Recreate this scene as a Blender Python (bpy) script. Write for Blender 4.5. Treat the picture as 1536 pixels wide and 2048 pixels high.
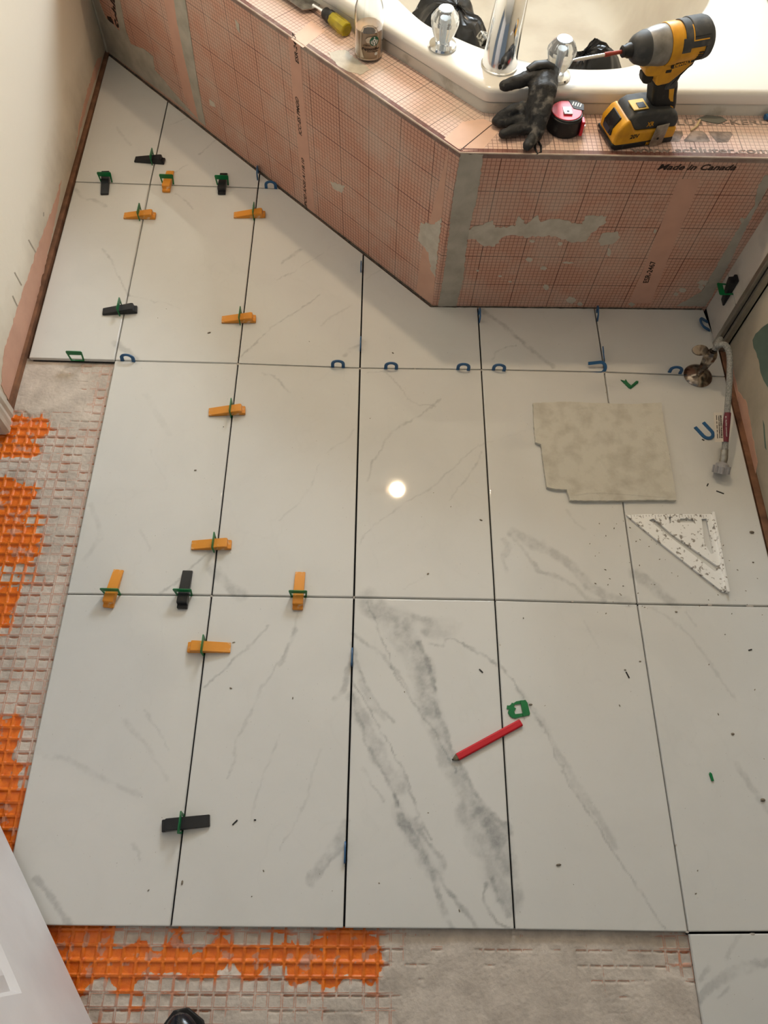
import bpy, bmesh, math, random
import numpy as np
from mathutils import Vector, Matrix
random.seed(7)
for o in list(bpy.data.objects): bpy.data.objects.remove(o)
C = bpy.context.scene.collection
sc = bpy.context.scene
PI = math.pi

# ---------------------------------------------------------------- camera
F = 1578.72
CAM = np.array([0.6215, 0.0021, 1.5755])
def _rot(r):
    t = np.linalg.norm(r); k = r/t
    K = np.array([[0,-k[2],k[1]],[k[2],0,-k[0]],[-k[1],k[0],0]])
    return np.eye(3)+np.sin(t)*K+(1-np.cos(t))*K@K
RC = _rot(np.array([-0.4849, 0.0334, -0.0165]))
cd = bpy.data.cameras.new('camera'); cam = bpy.data.objects.new('camera', cd); C.objects.link(cam)
cd.sensor_fit = 'VERTICAL'; cd.sensor_height = 36.0; cd.lens = F/2048*36.0; cd.clip_start = .02
M4 = Matrix.Identity(4)
for i in range(3):
    for j in range(3): M4[i][j] = float(RC.T[i, j])
    M4[i][3] = float(CAM[i])
cam.matrix_world = M4
sc.camera = cam

# ---------------------------------------------------------------- world, lights, exposure
sc.view_settings.view_transform = 'Standard'; sc.view_settings.look = 'None'
sc.view_settings.gamma = 1; sc.view_settings.use_curve_mapping = False
sc.view_settings.exposure = 0.0
w = bpy.data.worlds.new('daylight'); sc.world = w; w.use_nodes = True
bg = w.node_tree.nodes['Background']; bg.inputs[0].default_value = (0.76, 0.88, 1.0, 1); bg.inputs[1].default_value = 0.18
def area(name, loc, target, size, size_y, power, col):
    l = bpy.data.lights.new(name, 'AREA'); l.shape = 'RECTANGLE'; l.size = size; l.size_y = size_y
    l.energy = power; l.color = col
    o = bpy.data.objects.new(name, l); C.objects.link(o); o.location = loc
    o.rotation_euler = (Vector(target)-Vector(loc)).to_track_quat('-Z', 'Y').to_euler()
    return o
area('window_daylight', (1.13, 3.06, 1.50), (0.75, 1.6, 0.7), .70, .70, 52, (0.80, 0.91, 1.0))
BULB = (0.78, 1.75, 1.52)

# ---------------------------------------------------------------- projecting helpers (world points on known planes)
def cast(px, py, n, d):
    n = np.array(n, float)
    v = RC.T@np.array([(px-768)/F, -(py-1024)/F, -1.0])
    t = (d-n@CAM)/(n@v)
    return CAM+t*v
def G(px, py, z=0.0): return Vector(cast(px, py, (0,0,1), z))
class Frame:
    def __init__(s, O, U, V):
        s.O = Vector(O); s.U = Vector(U).normalized(); s.V = Vector(V).normalized(); s.N = s.U.cross(s.V).normalized()
        s.V = s.N.cross(s.U).normalized()
    def uv(s, px, py):
        p = Vector(cast(px, py, tuple(s.N), s.N.dot(s.O)))-s.O
        return (p.dot(s.U), p.dot(s.V))
    def W(s, u, v, n=0): return s.O+s.U*u+s.V*v+s.N*n
    def mat(s, u, v, n=0):
        m = Matrix.Identity(4)
        for i in range(3):
            m[i][0] = s.U[i]; m[i][1] = s.V[i]; m[i][2] = s.N[i]
        m.translation = s.W(u, v, n); return m

# ---------------------------------------------------------------- object helpers
def tag(o, label=None, cat=None, group=None, kind=None):
    if label: o['label'] = label
    if cat: o['category'] = cat
    if group: o['group'] = group
    if kind: o['kind'] = kind
    return o
def empty(name, loc=(0,0,0), rz=0.0):
    o = bpy.data.objects.new(name, None); C.objects.link(o); o.location = loc; o.rotation_euler = (0,0,rz)
    o.empty_display_size = .02
    return o
def link(name, me, mat, parent=None, smooth=True, angle=35, bevel=0, seg=2, sub=0):
    if mat is not None and not me.materials: me.materials.append(mat)
    if smooth:
        me.polygons.foreach_set('use_smooth', [True]*len(me.polygons))
        if not bevel: me.set_sharp_from_angle(angle=math.radians(angle))
    o = bpy.data.objects.new(name, me); C.objects.link(o)
    if parent: o.parent = parent
    if bevel:
        b = o.modifiers.new('bevel', 'BEVEL'); b.width = bevel; b.segments = seg; b.limit_method = 'ANGLE'; b.angle_limit = math.radians(35)
        b.harden_normals = True
    if sub:
        s = o.modifiers.new('sub', 'SUBSURF'); s.levels = sub; s.render_levels = sub
    return o
def mesh(verts, faces):
    me = bpy.data.meshes.new('mesh'); me.from_pydata([tuple(v) for v in verts], [], faces); me.validate(); me.update()
    return me
class MB:
    def __init__(s): s.v = []; s.f = []
    def add(s, v, f):
        k = len(s.v); s.v += [tuple(p) for p in v]; s.f += [tuple(i+k for i in q) for q in f]; return s
    def box(s, x0, x1, y0, y1, z0, z1, m=None):
        v = [Vector((x, y, z)) for z in (z0, z1) for y in (y0, y1) for x in (x0, x1)]
        if m is not None: v = [m@p for p in v]
        return s.add(v, [(0,2,3,1),(4,5,7,6),(0,1,5,4),(2,6,7,3),(0,4,6,2),(1,3,7,5)])
    def prism(s, pts, z0, z1, m=None):          # polygon in xy, extruded in z
        n = len(pts)
        a = sum(pts[i][0]*pts[(i+1)%n][1]-pts[(i+1)%n][0]*pts[i][1] for i in range(n))
        if a < 0: pts = pts[::-1]
        v = [Vector((p[0], p[1], z0)) for p in pts]+[Vector((p[0], p[1], z1)) for p in pts]
        if m is not None: v = [m@p for p in v]
        f = [tuple(range(n))[::-1], tuple(range(n, 2*n))]+[(i, (i+1)%n, n+(i+1)%n, n+i) for i in range(n)]
        return s.add(v, f)
    def lathe(s, prof, seg=24, m=None, cap=True):   # prof [(r,z)]
        v = []; f = []
        for r, z in prof:
            for k in range(seg):
                a = 2*PI*k/seg; v.append(Vector((r*math.cos(a), r*math.sin(a), z)))
        for i in range(len(prof)-1):
            for k in range(seg):
                k2 = (k+1)%seg; f.append((i*seg+k, i*seg+k2, (i+1)*seg+k2, (i+1)*seg+k))
        if cap:
            f.append(tuple(range(seg))[::-1]); f.append(tuple((len(prof)-1)*seg+k for k in range(seg)))
        if m is not None: v = [m@p for p in v]
        return s.add(v, f)
    def tube(s, path, rad, seg=12, flat=1.0, cap=True, m=None):
        path = [Vector(p) for p in path]; n = len(path)
        if not hasattr(rad, '__len__'): rad = [rad]*n
        v = []; f = []; up = None
        for i in range(n):
            t = (path[min(i+1, n-1)]-path[max(i-1, 0)]).normalized()
            if up is None:
                up = Vector((0,0,1)) if abs(t.z) < .9 else Vector((0,1,0))
            x = up.cross(t).normalized(); y = t.cross(x).normalized(); up = y
            for k in range(seg):
                a = 2*PI*k/seg; v.append(path[i]+x*rad[i]*math.cos(a)+y*rad[i]*flat*math.sin(a))
        for i in range(n-1):
            for k in range(seg):
                k2 = (k+1)%seg; f.append((i*seg+k, i*seg+k2, (i+1)*seg+k2, (i+1)*seg+k))
        if cap:
            f.append(tuple(range(seg))[::-1]); f.append(tuple((n-1)*seg+k for k in range(seg)))
        if m is not None: v = [m@p for p in v]
        return s.add(v, f)
    def mesh(s): return mesh(s.v, s.f)
    def obj(s, name, mat, parent=None, **k): return link(name, s.mesh(), mat, parent, **k)
def smooth_path(pts, n=8):
    pts = [Vector(p) for p in pts]; out = []
    P = [pts[0]*2-pts[1]]+pts+[pts[-1]*2-pts[-2]]
    for i in range(1, len(P)-2):
        for k in range(n):
            t = k/n
            out.append(.5*((2*P[i])+(-P[i-1]+P[i+1])*t+(2*P[i-1]-5*P[i]+4*P[i+1]-P[i+2])*t*t+(-P[i-1]+3*P[i]-3*P[i+1]+P[i+2])*t**3))
    out.append(pts[-1]); return out
def plate_mesh(loops, thick):                   # polygon with holes, extruded; z 0..thick
    cu = bpy.data.curves.new('plate', 'CURVE'); cu.dimensions = '2D'; cu.fill_mode = 'BOTH'; cu.extrude = thick/2
    for lp in loops:
        sp = cu.splines.new('POLY'); sp.points.add(len(lp)-1); sp.use_cyclic_u = True
        for i, p in enumerate(lp): sp.points[i].co = (p[0], p[1], 0, 1)
    o = bpy.data.objects.new('tmp', cu); C.objects.link(o)
    dg = bpy.context.evaluated_depsgraph_get(); me = bpy.data.meshes.new_from_object(o.evaluated_get(dg))
    bpy.data.objects.remove(o); bpy.data.curves.remove(cu)
    me.transform(Matrix.Translation((0,0,thick/2))); return me
def text_mesh(body, size, bold=0.0, shear=0.0, thick=.00015, space=1.0):
    cu = bpy.data.curves.new('text', 'FONT'); cu.body = body; cu.size = size; cu.offset = bold; cu.shear = shear; cu.extrude = thick
    cu.space_character = space; cu.resolution_u = 3; cu.align_x = 'LEFT'
    o = bpy.data.objects.new('tmp', cu); C.objects.link(o)
    dg = bpy.context.evaluated_depsgraph_get(); me = bpy.data.meshes.new_from_object(o.evaluated_get(dg))
    bpy.data.objects.remove(o); bpy.data.curves.remove(cu); return me
def lettering(fr, body, a, b, height, mat, parent, bold=0, shear=0, name='lettering', squash=True):
    """print text on a frame's plane from uv point a to b (baseline), letters of the given height"""
    me = text_mesh(body, height/.7, bold, shear)
    xs = [v.co.x for v in me.vertices]; L = max(xs)-min(xs)
    d = Vector((b[0]-a[0], b[1]-a[1])); s = d.length/L if squash else 1
    ang = math.atan2(d.y, d.x)
    m = fr.mat(a[0], a[1], .0006)@Matrix.Rotation(ang, 4, 'Z')@Matrix.Diagonal((s, 1, 1, 1))@Matrix.Translation((-min(xs), 0, 0))
    me.transform(m); return link(name, me, mat, parent, smooth=False)

# ---------------------------------------------------------------- numpy noise
def _h(ix, iy, seed):
    n = (ix*374761393+iy*668265263+seed*974634777) & 0xffffffff
    n = ((n ^ (n >> 13))*1274126177) & 0xffffffff
    return ((n ^ (n >> 16)) & 0xffff)/65535.0
def vnoise(x, y, seed=0):
    ix = np.floor(x).astype(np.int64); iy = np.floor(y).astype(np.int64); fx = x-ix; fy = y-iy
    fx = fx*fx*(3-2*fx); fy = fy*fy*(3-2*fy)
    a = _h(ix, iy, seed); b = _h(ix+1, iy, seed); c = _h(ix, iy+1, seed); d = _h(ix+1, iy+1, seed)
    return (a+(b-a)*fx)*(1-fy)+(c+(d-c)*fx)*fy
def fbm(x, y, seed=0, oct=4):
    s = 0; amp = .5; t = 0
    for o in range(oct):
        s = s+amp*vnoise(x*2**o, y*2**o, seed+o*17); t += amp; amp *= .5
    return s/t

# ---------------------------------------------------------------- materials
def lin(c):
    return tuple(((v/255)/12.92 if v/255 <= .04045 else ((v/255+.055)/1.055)**2.4) for v in c)
def mat(name, rgb, rough=.5, metal=0.0, var=0.08, scale=30, rgb2=None, thr=None, bump=0.0, bscale=200, spec=.5, coat=0, trans=0, ior=1.45, emit=0, detail=4, coord='Object', alpha=1):
    """principled material; base colour wanders by noise, optionally towards a second colour above a threshold"""
    m = bpy.data.materials.new(name); m.use_nodes = True; nt = m.node_tree; N = nt.nodes; L = nt.links
    p = N['Principled BSDF']
    p.inputs['Roughness'].default_value = rough; p.inputs['Metallic'].default_value = metal
    p.inputs['Specular IOR Level'].default_value = spec; p.inputs['Coat Weight'].default_value = coat
    p.inputs['Coat Roughness'].default_value = .08
    p.inputs['Transmission Weight'].default_value = trans; p.inputs['IOR'].default_value = ior
    p.inputs['Alpha'].default_value = alpha
    tc = N.new('ShaderNodeTexCoord'); nz = N.new('ShaderNodeTexNoise'); nz.inputs['Scale'].default_value = scale; nz.inputs['Detail'].default_value = detail
    L.new(tc.outputs[coord], nz.inputs['Vector'])
    c = lin(rgb); c2 = lin(rgb2) if rgb2 else tuple(v*(1-2*var) for v in c)
    mx = N.new('ShaderNodeMix'); mx.data_type = 'RGBA'
    mx.inputs['A'].default_value = (*c, 1); mx.inputs['B'].default_value = (*c2, 1)
    rp = N.new('ShaderNodeMapRange')
    lo, hi = thr if thr else (.35, .75)
    rp.inputs['From Min'].default_value = lo; rp.inputs['From Max'].default_value = hi
    L.new(nz.outputs['Fac'], rp.inputs['Value']); L.new(rp.outputs['Result'], mx.inputs['Factor'])
    L.new(mx.outputs['Result'], p.inputs['Base Color'])
    if emit:
        p.inputs['Emission Color'].default_value = (*c, 1); p.inputs['Emission Strength'].default_value = emit
    if bump:
        b = N.new('ShaderNodeBump'); b.inputs['Strength'].default_value = bump; b.inputs['Distance'].default_value = .002
        n2 = N.new('ShaderNodeTexNoise'); n2.inputs['Scale'].default_value = bscale; n2.inputs['Detail'].default_value = 5
        L.new(tc.outputs[coord], n2.inputs['Vector']); L.new(n2.outputs['Fac'], b.inputs['Height']); L.new(b.outputs['Normal'], p.inputs['Normal'])
    return m
def nmath(nt, op, a, b=None, clamp=False):
    n = nt.nodes.new('ShaderNodeMath'); n.operation = op; n.use_clamp = clamp
    for i, v in enumerate((a, b)):
        if v is None: continue
        if isinstance(v, (int, float)): n.inputs[i].default_value = v
        else: nt.links.new(v, n.inputs[i])
    return n.outputs[0]
def nmix(nt, fac, a, b):
    n = nt.nodes.new('ShaderNodeMix'); n.data_type = 'RGBA'
    for k, v in (('Factor', fac), ('A', a), ('B', b)):
        if isinstance(v, (int, float)): n.inputs[k].default_value = v
        elif isinstance(v, tuple): n.inputs[k].default_value = (*v, 1)
        else: nt.links.new(v, n.inputs[k])
    return n.outputs['Result']
def nrange(nt, v, lo, hi, a=0.0, b=1.0):
    n = nt.nodes.new('ShaderNodeMapRange'); nt.links.new(v, n.inputs['Value'])
    n.inputs['From Min'].default_value = lo; n.inputs['From Max'].default_value = hi
    n.inputs['To Min'].default_value = a; n.inputs['To Max'].default_value = b
    return n.outputs['Result']
def nnoise(nt, vec, scale, detail=4, rough=.5, dist=0):
    n = nt.nodes.new('ShaderNodeTexNoise'); n.inputs['Scale'].default_value = scale; n.inputs['Detail'].default_value = detail
    n.inputs['Roughness'].default_value = rough; n.inputs['Distortion'].default_value = dist
    nt.links.new(vec, n.inputs['Vector']); return n.outputs['Fac']
def newmat(name, rough=.5, **k):
    m = bpy.data.materials.new(name); m.use_nodes = True; p = m.node_tree.nodes['Principled BSDF']
    p.inputs['Roughness'].default_value = rough
    return m, m.node_tree, p

# marble tile glaze: the veins come from a per-vertex field, faint clouding from noise
def make_marble():
    m, nt, p = newmat('marble_look_porcelain', .14)
    L = nt.links; tc = nt.nodes.new('ShaderNodeTexCoord').outputs['Object']
    at = nt.nodes.new('ShaderNodeAttribute'); at.attribute_name = 'vein'; v = at.outputs['Fac']
    base = lin((214, 213, 209)); 
    cl = nrange(nt, nnoise(nt, tc, 4.5, 5, .6, .6), .42, .75, 0, .30)
    c = nmix(nt, cl, base, lin((196, 196, 192)))
    fine = nnoise(nt, tc, 90, 6, .7)
    vv = nmath(nt, 'MULTIPLY', v, nrange(nt, fine, .25, .7, .72, 1.15), True)
    c = nmix(nt, vv, c, lin((122, 124, 124)))
    dirt = nrange(nt, nnoise(nt, tc, 260, 2, .5), .735, .76, 0, .5)
    c = nmix(nt, dirt, c, lin((120, 112, 100)))
    L.new(c, p.inputs['Base Color'])
    r = nrange(nt, nnoise(nt, tc, 3.0, 3), .3, .7, .025, .055); L.new(r, p.inputs['Roughness'])
    return m
# printed foam board: 10 mm grid with a bold line every 100 mm, from UV in metres
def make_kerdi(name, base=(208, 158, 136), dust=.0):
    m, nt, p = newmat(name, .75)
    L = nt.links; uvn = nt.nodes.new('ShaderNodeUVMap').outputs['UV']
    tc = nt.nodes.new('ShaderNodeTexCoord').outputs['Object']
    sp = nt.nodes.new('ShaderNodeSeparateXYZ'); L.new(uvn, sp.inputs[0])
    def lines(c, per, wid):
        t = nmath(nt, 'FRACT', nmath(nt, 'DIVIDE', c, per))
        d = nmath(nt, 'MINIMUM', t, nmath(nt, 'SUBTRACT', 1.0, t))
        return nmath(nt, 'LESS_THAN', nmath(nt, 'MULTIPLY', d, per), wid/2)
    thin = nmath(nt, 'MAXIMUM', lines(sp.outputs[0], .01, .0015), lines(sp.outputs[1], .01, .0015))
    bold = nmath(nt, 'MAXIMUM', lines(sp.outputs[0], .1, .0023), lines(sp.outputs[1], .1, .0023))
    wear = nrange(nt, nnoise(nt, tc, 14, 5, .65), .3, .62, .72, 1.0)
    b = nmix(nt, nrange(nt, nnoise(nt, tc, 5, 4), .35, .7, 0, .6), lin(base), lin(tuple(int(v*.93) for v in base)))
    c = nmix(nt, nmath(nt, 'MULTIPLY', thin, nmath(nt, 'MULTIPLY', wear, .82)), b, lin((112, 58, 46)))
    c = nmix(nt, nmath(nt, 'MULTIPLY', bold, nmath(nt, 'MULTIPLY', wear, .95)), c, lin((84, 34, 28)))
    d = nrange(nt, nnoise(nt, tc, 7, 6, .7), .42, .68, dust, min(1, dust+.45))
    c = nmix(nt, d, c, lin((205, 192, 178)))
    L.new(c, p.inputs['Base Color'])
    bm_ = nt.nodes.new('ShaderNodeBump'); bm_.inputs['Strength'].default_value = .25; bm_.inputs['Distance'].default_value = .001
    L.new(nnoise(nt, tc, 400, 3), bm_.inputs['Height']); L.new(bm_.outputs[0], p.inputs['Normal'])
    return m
def make_membrane():
    m, nt, p = newmat('orange_membrane_and_mortar', .4)
    L = nt.links; tc = nt.nodes.new('ShaderNodeTexCoord').outputs['Object']
    a1 = nt.nodes.new('ShaderNodeAttribute'); a1.attribute_name = 'mortar'; mo = a1.outputs['Fac']
    a2 = nt.nodes.new('ShaderNodeAttribute'); a2.attribute_name = 'film'; fi = a2.outputs['Fac']
    orange = nmix(nt, nrange(nt, nnoise(nt, tc, 60, 4), .4, .7), lin((240, 126, 32)), lin((222, 104, 24)))
    orange = nmix(nt, fi, orange, lin((190, 162, 148)))
    grey = nmix(nt, nrange(nt, nnoise(nt, tc, 18, 6, .7), .35, .7), lin((212, 200, 188)), lin((176, 165, 154)))
    edge = nmath(nt, 'ADD', mo, nmath(nt, 'MULTIPLY', nmath(nt, 'SUBTRACT', nnoise(nt, tc, 500, 3), .5), .5))
    k = nrange(nt, edge, .44, .56)
    L.new(nmix(nt, k, orange, grey), p.inputs['Base Color'])
    L.new(nrange(nt, k, 0, 1, .28, .85), p.inputs['Roughness'])
    b = nt.nodes.new('ShaderNodeBump'); b.inputs['Strength'].default_value = .5; b.inputs['Distance'].default_value = .002
    L.new(nnoise(nt, tc, 180, 5, .65), b.inputs['Height']); L.new(b.outputs[0], p.inputs['Normal'])
    return m
# wall paint and plaster by height above the floor
def make_wall(name, cream, plaster, h1, h2, seed=0.0, stretch=(1,1,1)):
    m, nt, p = newmat(name, .62); L = nt.links
    tc = nt.nodes.new('ShaderNodeTexCoord').outputs['Object']
    mp = nt.nodes.new('ShaderNodeMapping'); mp.inputs['Location'].default_value = (seed, seed, seed); mp.inputs['Scale'].default_value = stretch
    L.new(tc, mp.inputs[0]); v = mp.outputs[0]
    sp = nt.nodes.new('ShaderNodeSeparateXYZ'); L.new(tc, sp.inputs[0])
    z = nmath(nt, 'ADD', sp.outputs[2], nmath(nt, 'MULTIPLY', nmath(nt, 'SUBTRACT', nnoise(nt, v, 5, 5, .6), .5), .22))
    c1 = nmix(nt, nrange(nt, nnoise(nt, v, 9, 6, .65), .4, .7), lin(plaster), lin(tuple(int(q*.88) for q in plaster)))
    c = nmix(nt, nrange(nt, z, h1, h2), c1, lin(cream))
    sc_ = nrange(nt, nnoise(nt, v, 60, 6, .8), .68, .72, 0, .25)
    c = nmix(nt, sc_, c, lin((150, 138, 122)))
    L.new(c, p.inputs['Base Color'])
    b = nt.nodes.new('ShaderNodeBump'); b.inputs['Strength'].default_value = .25; b.inputs['Distance'].default_value = .003
    L.new(nnoise(nt, v, 25, 6, .6), b.inputs['Height']); L.new(b.outputs[0], p.inputs['Normal'])
    return m

MARBLE = make_marble()
KERDI = make_kerdi('printed_grid_board'); KERDI_TOP = make_kerdi('printed_grid_board_dusty_lit', (226, 190, 174), .15)  # top copy is paler: dust film plus strong window light painted in
MEMB = make_membrane()
PALE = mat('plain_salmon_strip', (206, 160, 140), .75, var=.04)
PINK = mat('salmon_membrane_band', (208, 164, 142), .8, var=.06, scale=20, bump=.2)
MORTAR = mat('dried_grey_mortar', (202, 194, 180), .9, rgb2=(180, 171, 156), scale=40, bump=.5, bscale=160)
MORTAR_D = mat('grey_mortar_tape', (184, 177, 164), .85, rgb2=(160, 153, 140), scale=25, bump=.35, bscale=120)
DARK = mat('joint_shade_black', (12, 11, 16), .95, var=.2)
WOOD_D = mat('brown_bottom_plate', (138, 98, 72), .8, rgb2=(96, 66, 48), scale=30, bump=.4)
INK = mat('brown_black_ink', (52, 36, 30), .8)
INKP = mat('faded_grey_ink', (120, 106, 98), .8, rgb2=(165, 148, 138), thr=(.4, .65), scale=60)
PALE_T = mat('dusty_lit_salmon_strip', (224, 188, 168), .75, var=.05)  # paler for the deck top: dust and bright light in the colour
BLUE = mat('blue_plastic', (44, 94, 140), .38, var=.06)
GREEN = mat('green_plastic', (8, 116, 62), .36, var=.06)
ORANGE = mat('orange_wedge_plastic', (222, 146, 48), .42, rgb2=(228, 200, 164), thr=(.60, .72), scale=55, bump=.15)
BLACKP = mat('black_wedge_plastic', (26, 28, 32), .35, rgb2=(92, 92, 88), thr=(.68, .80), scale=70, bump=.15)
ACRYL = mat('white_acrylic', (232, 229, 222), .16, var=.03, scale=4, coat=.3)
ACRYL_SIDE = mat('shaded_mottled_acrylic', (206, 202, 192), .3, rgb2=(170, 164, 150), thr=(.55, .72), scale=22)  # greyer than the rim: the skirt's shade painted in, with random mottling
BASIN = mat('beige_tub_basin', (190, 178, 158), .3, rgb2=(176, 162, 142), thr=(.45, .7), scale=8)  # mottled beige, darker than the white rim
CHROME = mat('chrome', (236, 237, 238), .11, metal=1, var=.02)
CHROME_D = mat('dirty_chrome', (170, 158, 146), .2, metal=1, rgb2=(96, 84, 74), thr=(.45, .62), scale=60)
STEEL = mat('worn_steel', (185, 182, 176), .32, metal=1, rgb2=(120, 116, 110), scale=60)
ALU = mat('mortar_spotted_aluminium', (240, 240, 238), .42, metal=.3, rgb2=(150, 144, 136), thr=(.57, .64), scale=110, bump=.3)
TRIM = mat('satin_metal_trim', (168, 164, 154), .35, metal=.8, var=.1)
RED = mat('red_pencil_paint', (196, 24, 40), .4, rgb2=(222, 150, 150), thr=(.70, .74), scale=160)
PENWOOD = mat('pencil_wood_and_lead', (120, 108, 84), .6, rgb2=(60, 54, 46), scale=200)
WHITEP = mat('white_door_paint', (232, 230, 232), .45, rgb2=(216, 212, 214), scale=6)
GLASS = mat('clear_glass', (250, 252, 252), .02, trans=1, ior=1.45, var=0)
CRYSTAL = mat('clear_acrylic_knob', (250, 252, 252), .16, trans=.86, ior=1.33, var=0)
COFFEE = mat('coffee_drink', (200, 164, 126), .3, var=.04)
LABEL_T = mat('frosted_bottle_print', (216, 200, 176), .5, var=.04)
RUBBER = mat('dusty_black_glove', (34, 35, 37), .62, rgb2=(118, 114, 108), thr=(.56, .72), scale=38, bump=.4, bscale=300)
BAG = mat('black_bin_bag', (20, 20, 22), .3, var=.2)
YEL = mat('yellow_tool_plastic', (222, 160, 30), .42, rgb2=(190, 132, 30), scale=40)
DGREY = mat('dark_grey_overmould', (56, 58, 60), .6, rgb2=(86, 84, 80), thr=(.5, .75), scale=50)
BLK = mat('black_tool_rubber', (24, 24, 26), .5, rgb2=(70, 68, 64), thr=(.6, .8), scale=60)
GEAR = mat('grey_gear_case', (150, 148, 144), .4, metal=.5, rgb2=(110, 106, 102), scale=50)
YCLEAR = mat('yellow_clear_handle', (236, 214, 40), .08, trans=.65, ior=1.45, var=.05)
TAPERED = mat('red_tape_case', (206, 30, 52), .35, rgb2=(190, 24, 44), scale=30)
HOSE = mat('grey_braided_hose', (150, 150, 146), .5, rgb2=(120, 120, 118), thr=(.45, .6), scale=300, bump=.5, bscale=700)
GPLAST = mat('grey_translucent_plastic', (158, 156, 158), .4, var=.05)
PAPER = mat('paper_label', (214, 204, 190), .7, var=.03)
MAROON = mat('maroon_label', (112, 44, 56), .6, var=.05)
OFFCUT = mat('unglazed_tile_back', (206, 202, 190), .85, rgb2=(178, 172, 158), thr=(.45, .8), scale=30, bump=.55, bscale=260)
STICK = mat('pale_wood', (206, 184, 146), .7)
SHOE = mat('black_glossy_leather', (14, 15, 20), .22, rgb2=(40, 42, 50), scale=30)
TEAL = mat('green_gypsum_board', (98, 118, 108), .75, rgb2=(86, 104, 96), scale=20)
CEIL = mat('white_ceiling', (240, 238, 232), .8, var=.02)
LOGOG = mat('dark_green_print', (20, 92, 68), .5)
WHITE_PR = mat('white_print', (232, 232, 226), .6)

# ================================================================ SETTING
TH = .009
cols = {-1: None}
def gx(c, r): return c*.3048
ROWY = [0.0, .6215, 1.2405, 1.868, 2.49]
corner_px = {(0,3):(300,369),(1,3):(516,376),(0,2):(229,721),(1,2):(476,727),(2,2):(720,736),(3,2):(963,739),(4,2):(1209,744),
             (0,1):(133,1188),(1,1):(423,1191),(2,1):(708,1195),(3,1):(990,1200),(4,1):(1275,1208),(1,0):(341,1855),(2,0):(688,1858),(3,0):(1030,1861),(4,0):(1377,1866)}
def corner(c, r):
    if (c, r) in corner_px: return G(*corner_px[(c, r)])
    if c == -1: return Vector((-.2095 if r == 2 else (-.214 if r == 3 else -.219), ROWY[r]+(-.003 if r == 2 else 0), 0))
    if c == 5: return Vector((1.533, ROWY[r]+.003 if r >= 0 else -.62, 0))
    x = {0:.003, 1:.3045, 2:.609, 3:.912, 4:1.2205}[c]
    if r == 2 or r == 3 or r == 4: x = {0:-.001, 1:.305, 2:.6095, 3:.914, 4:1.222}[c]
    if r == -1: return Vector((1.2255, -.62, 0)) if c == 4 else Vector((1.53, -.62, 0))
    return Vector((x, ROWY[r], 0))
ap_L = Vector((-.224, 2.466, 0)); ap_E = Vector((.794, 1.447, 0)); ap_R = Vector((1.525, 1.467, 0))

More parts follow.
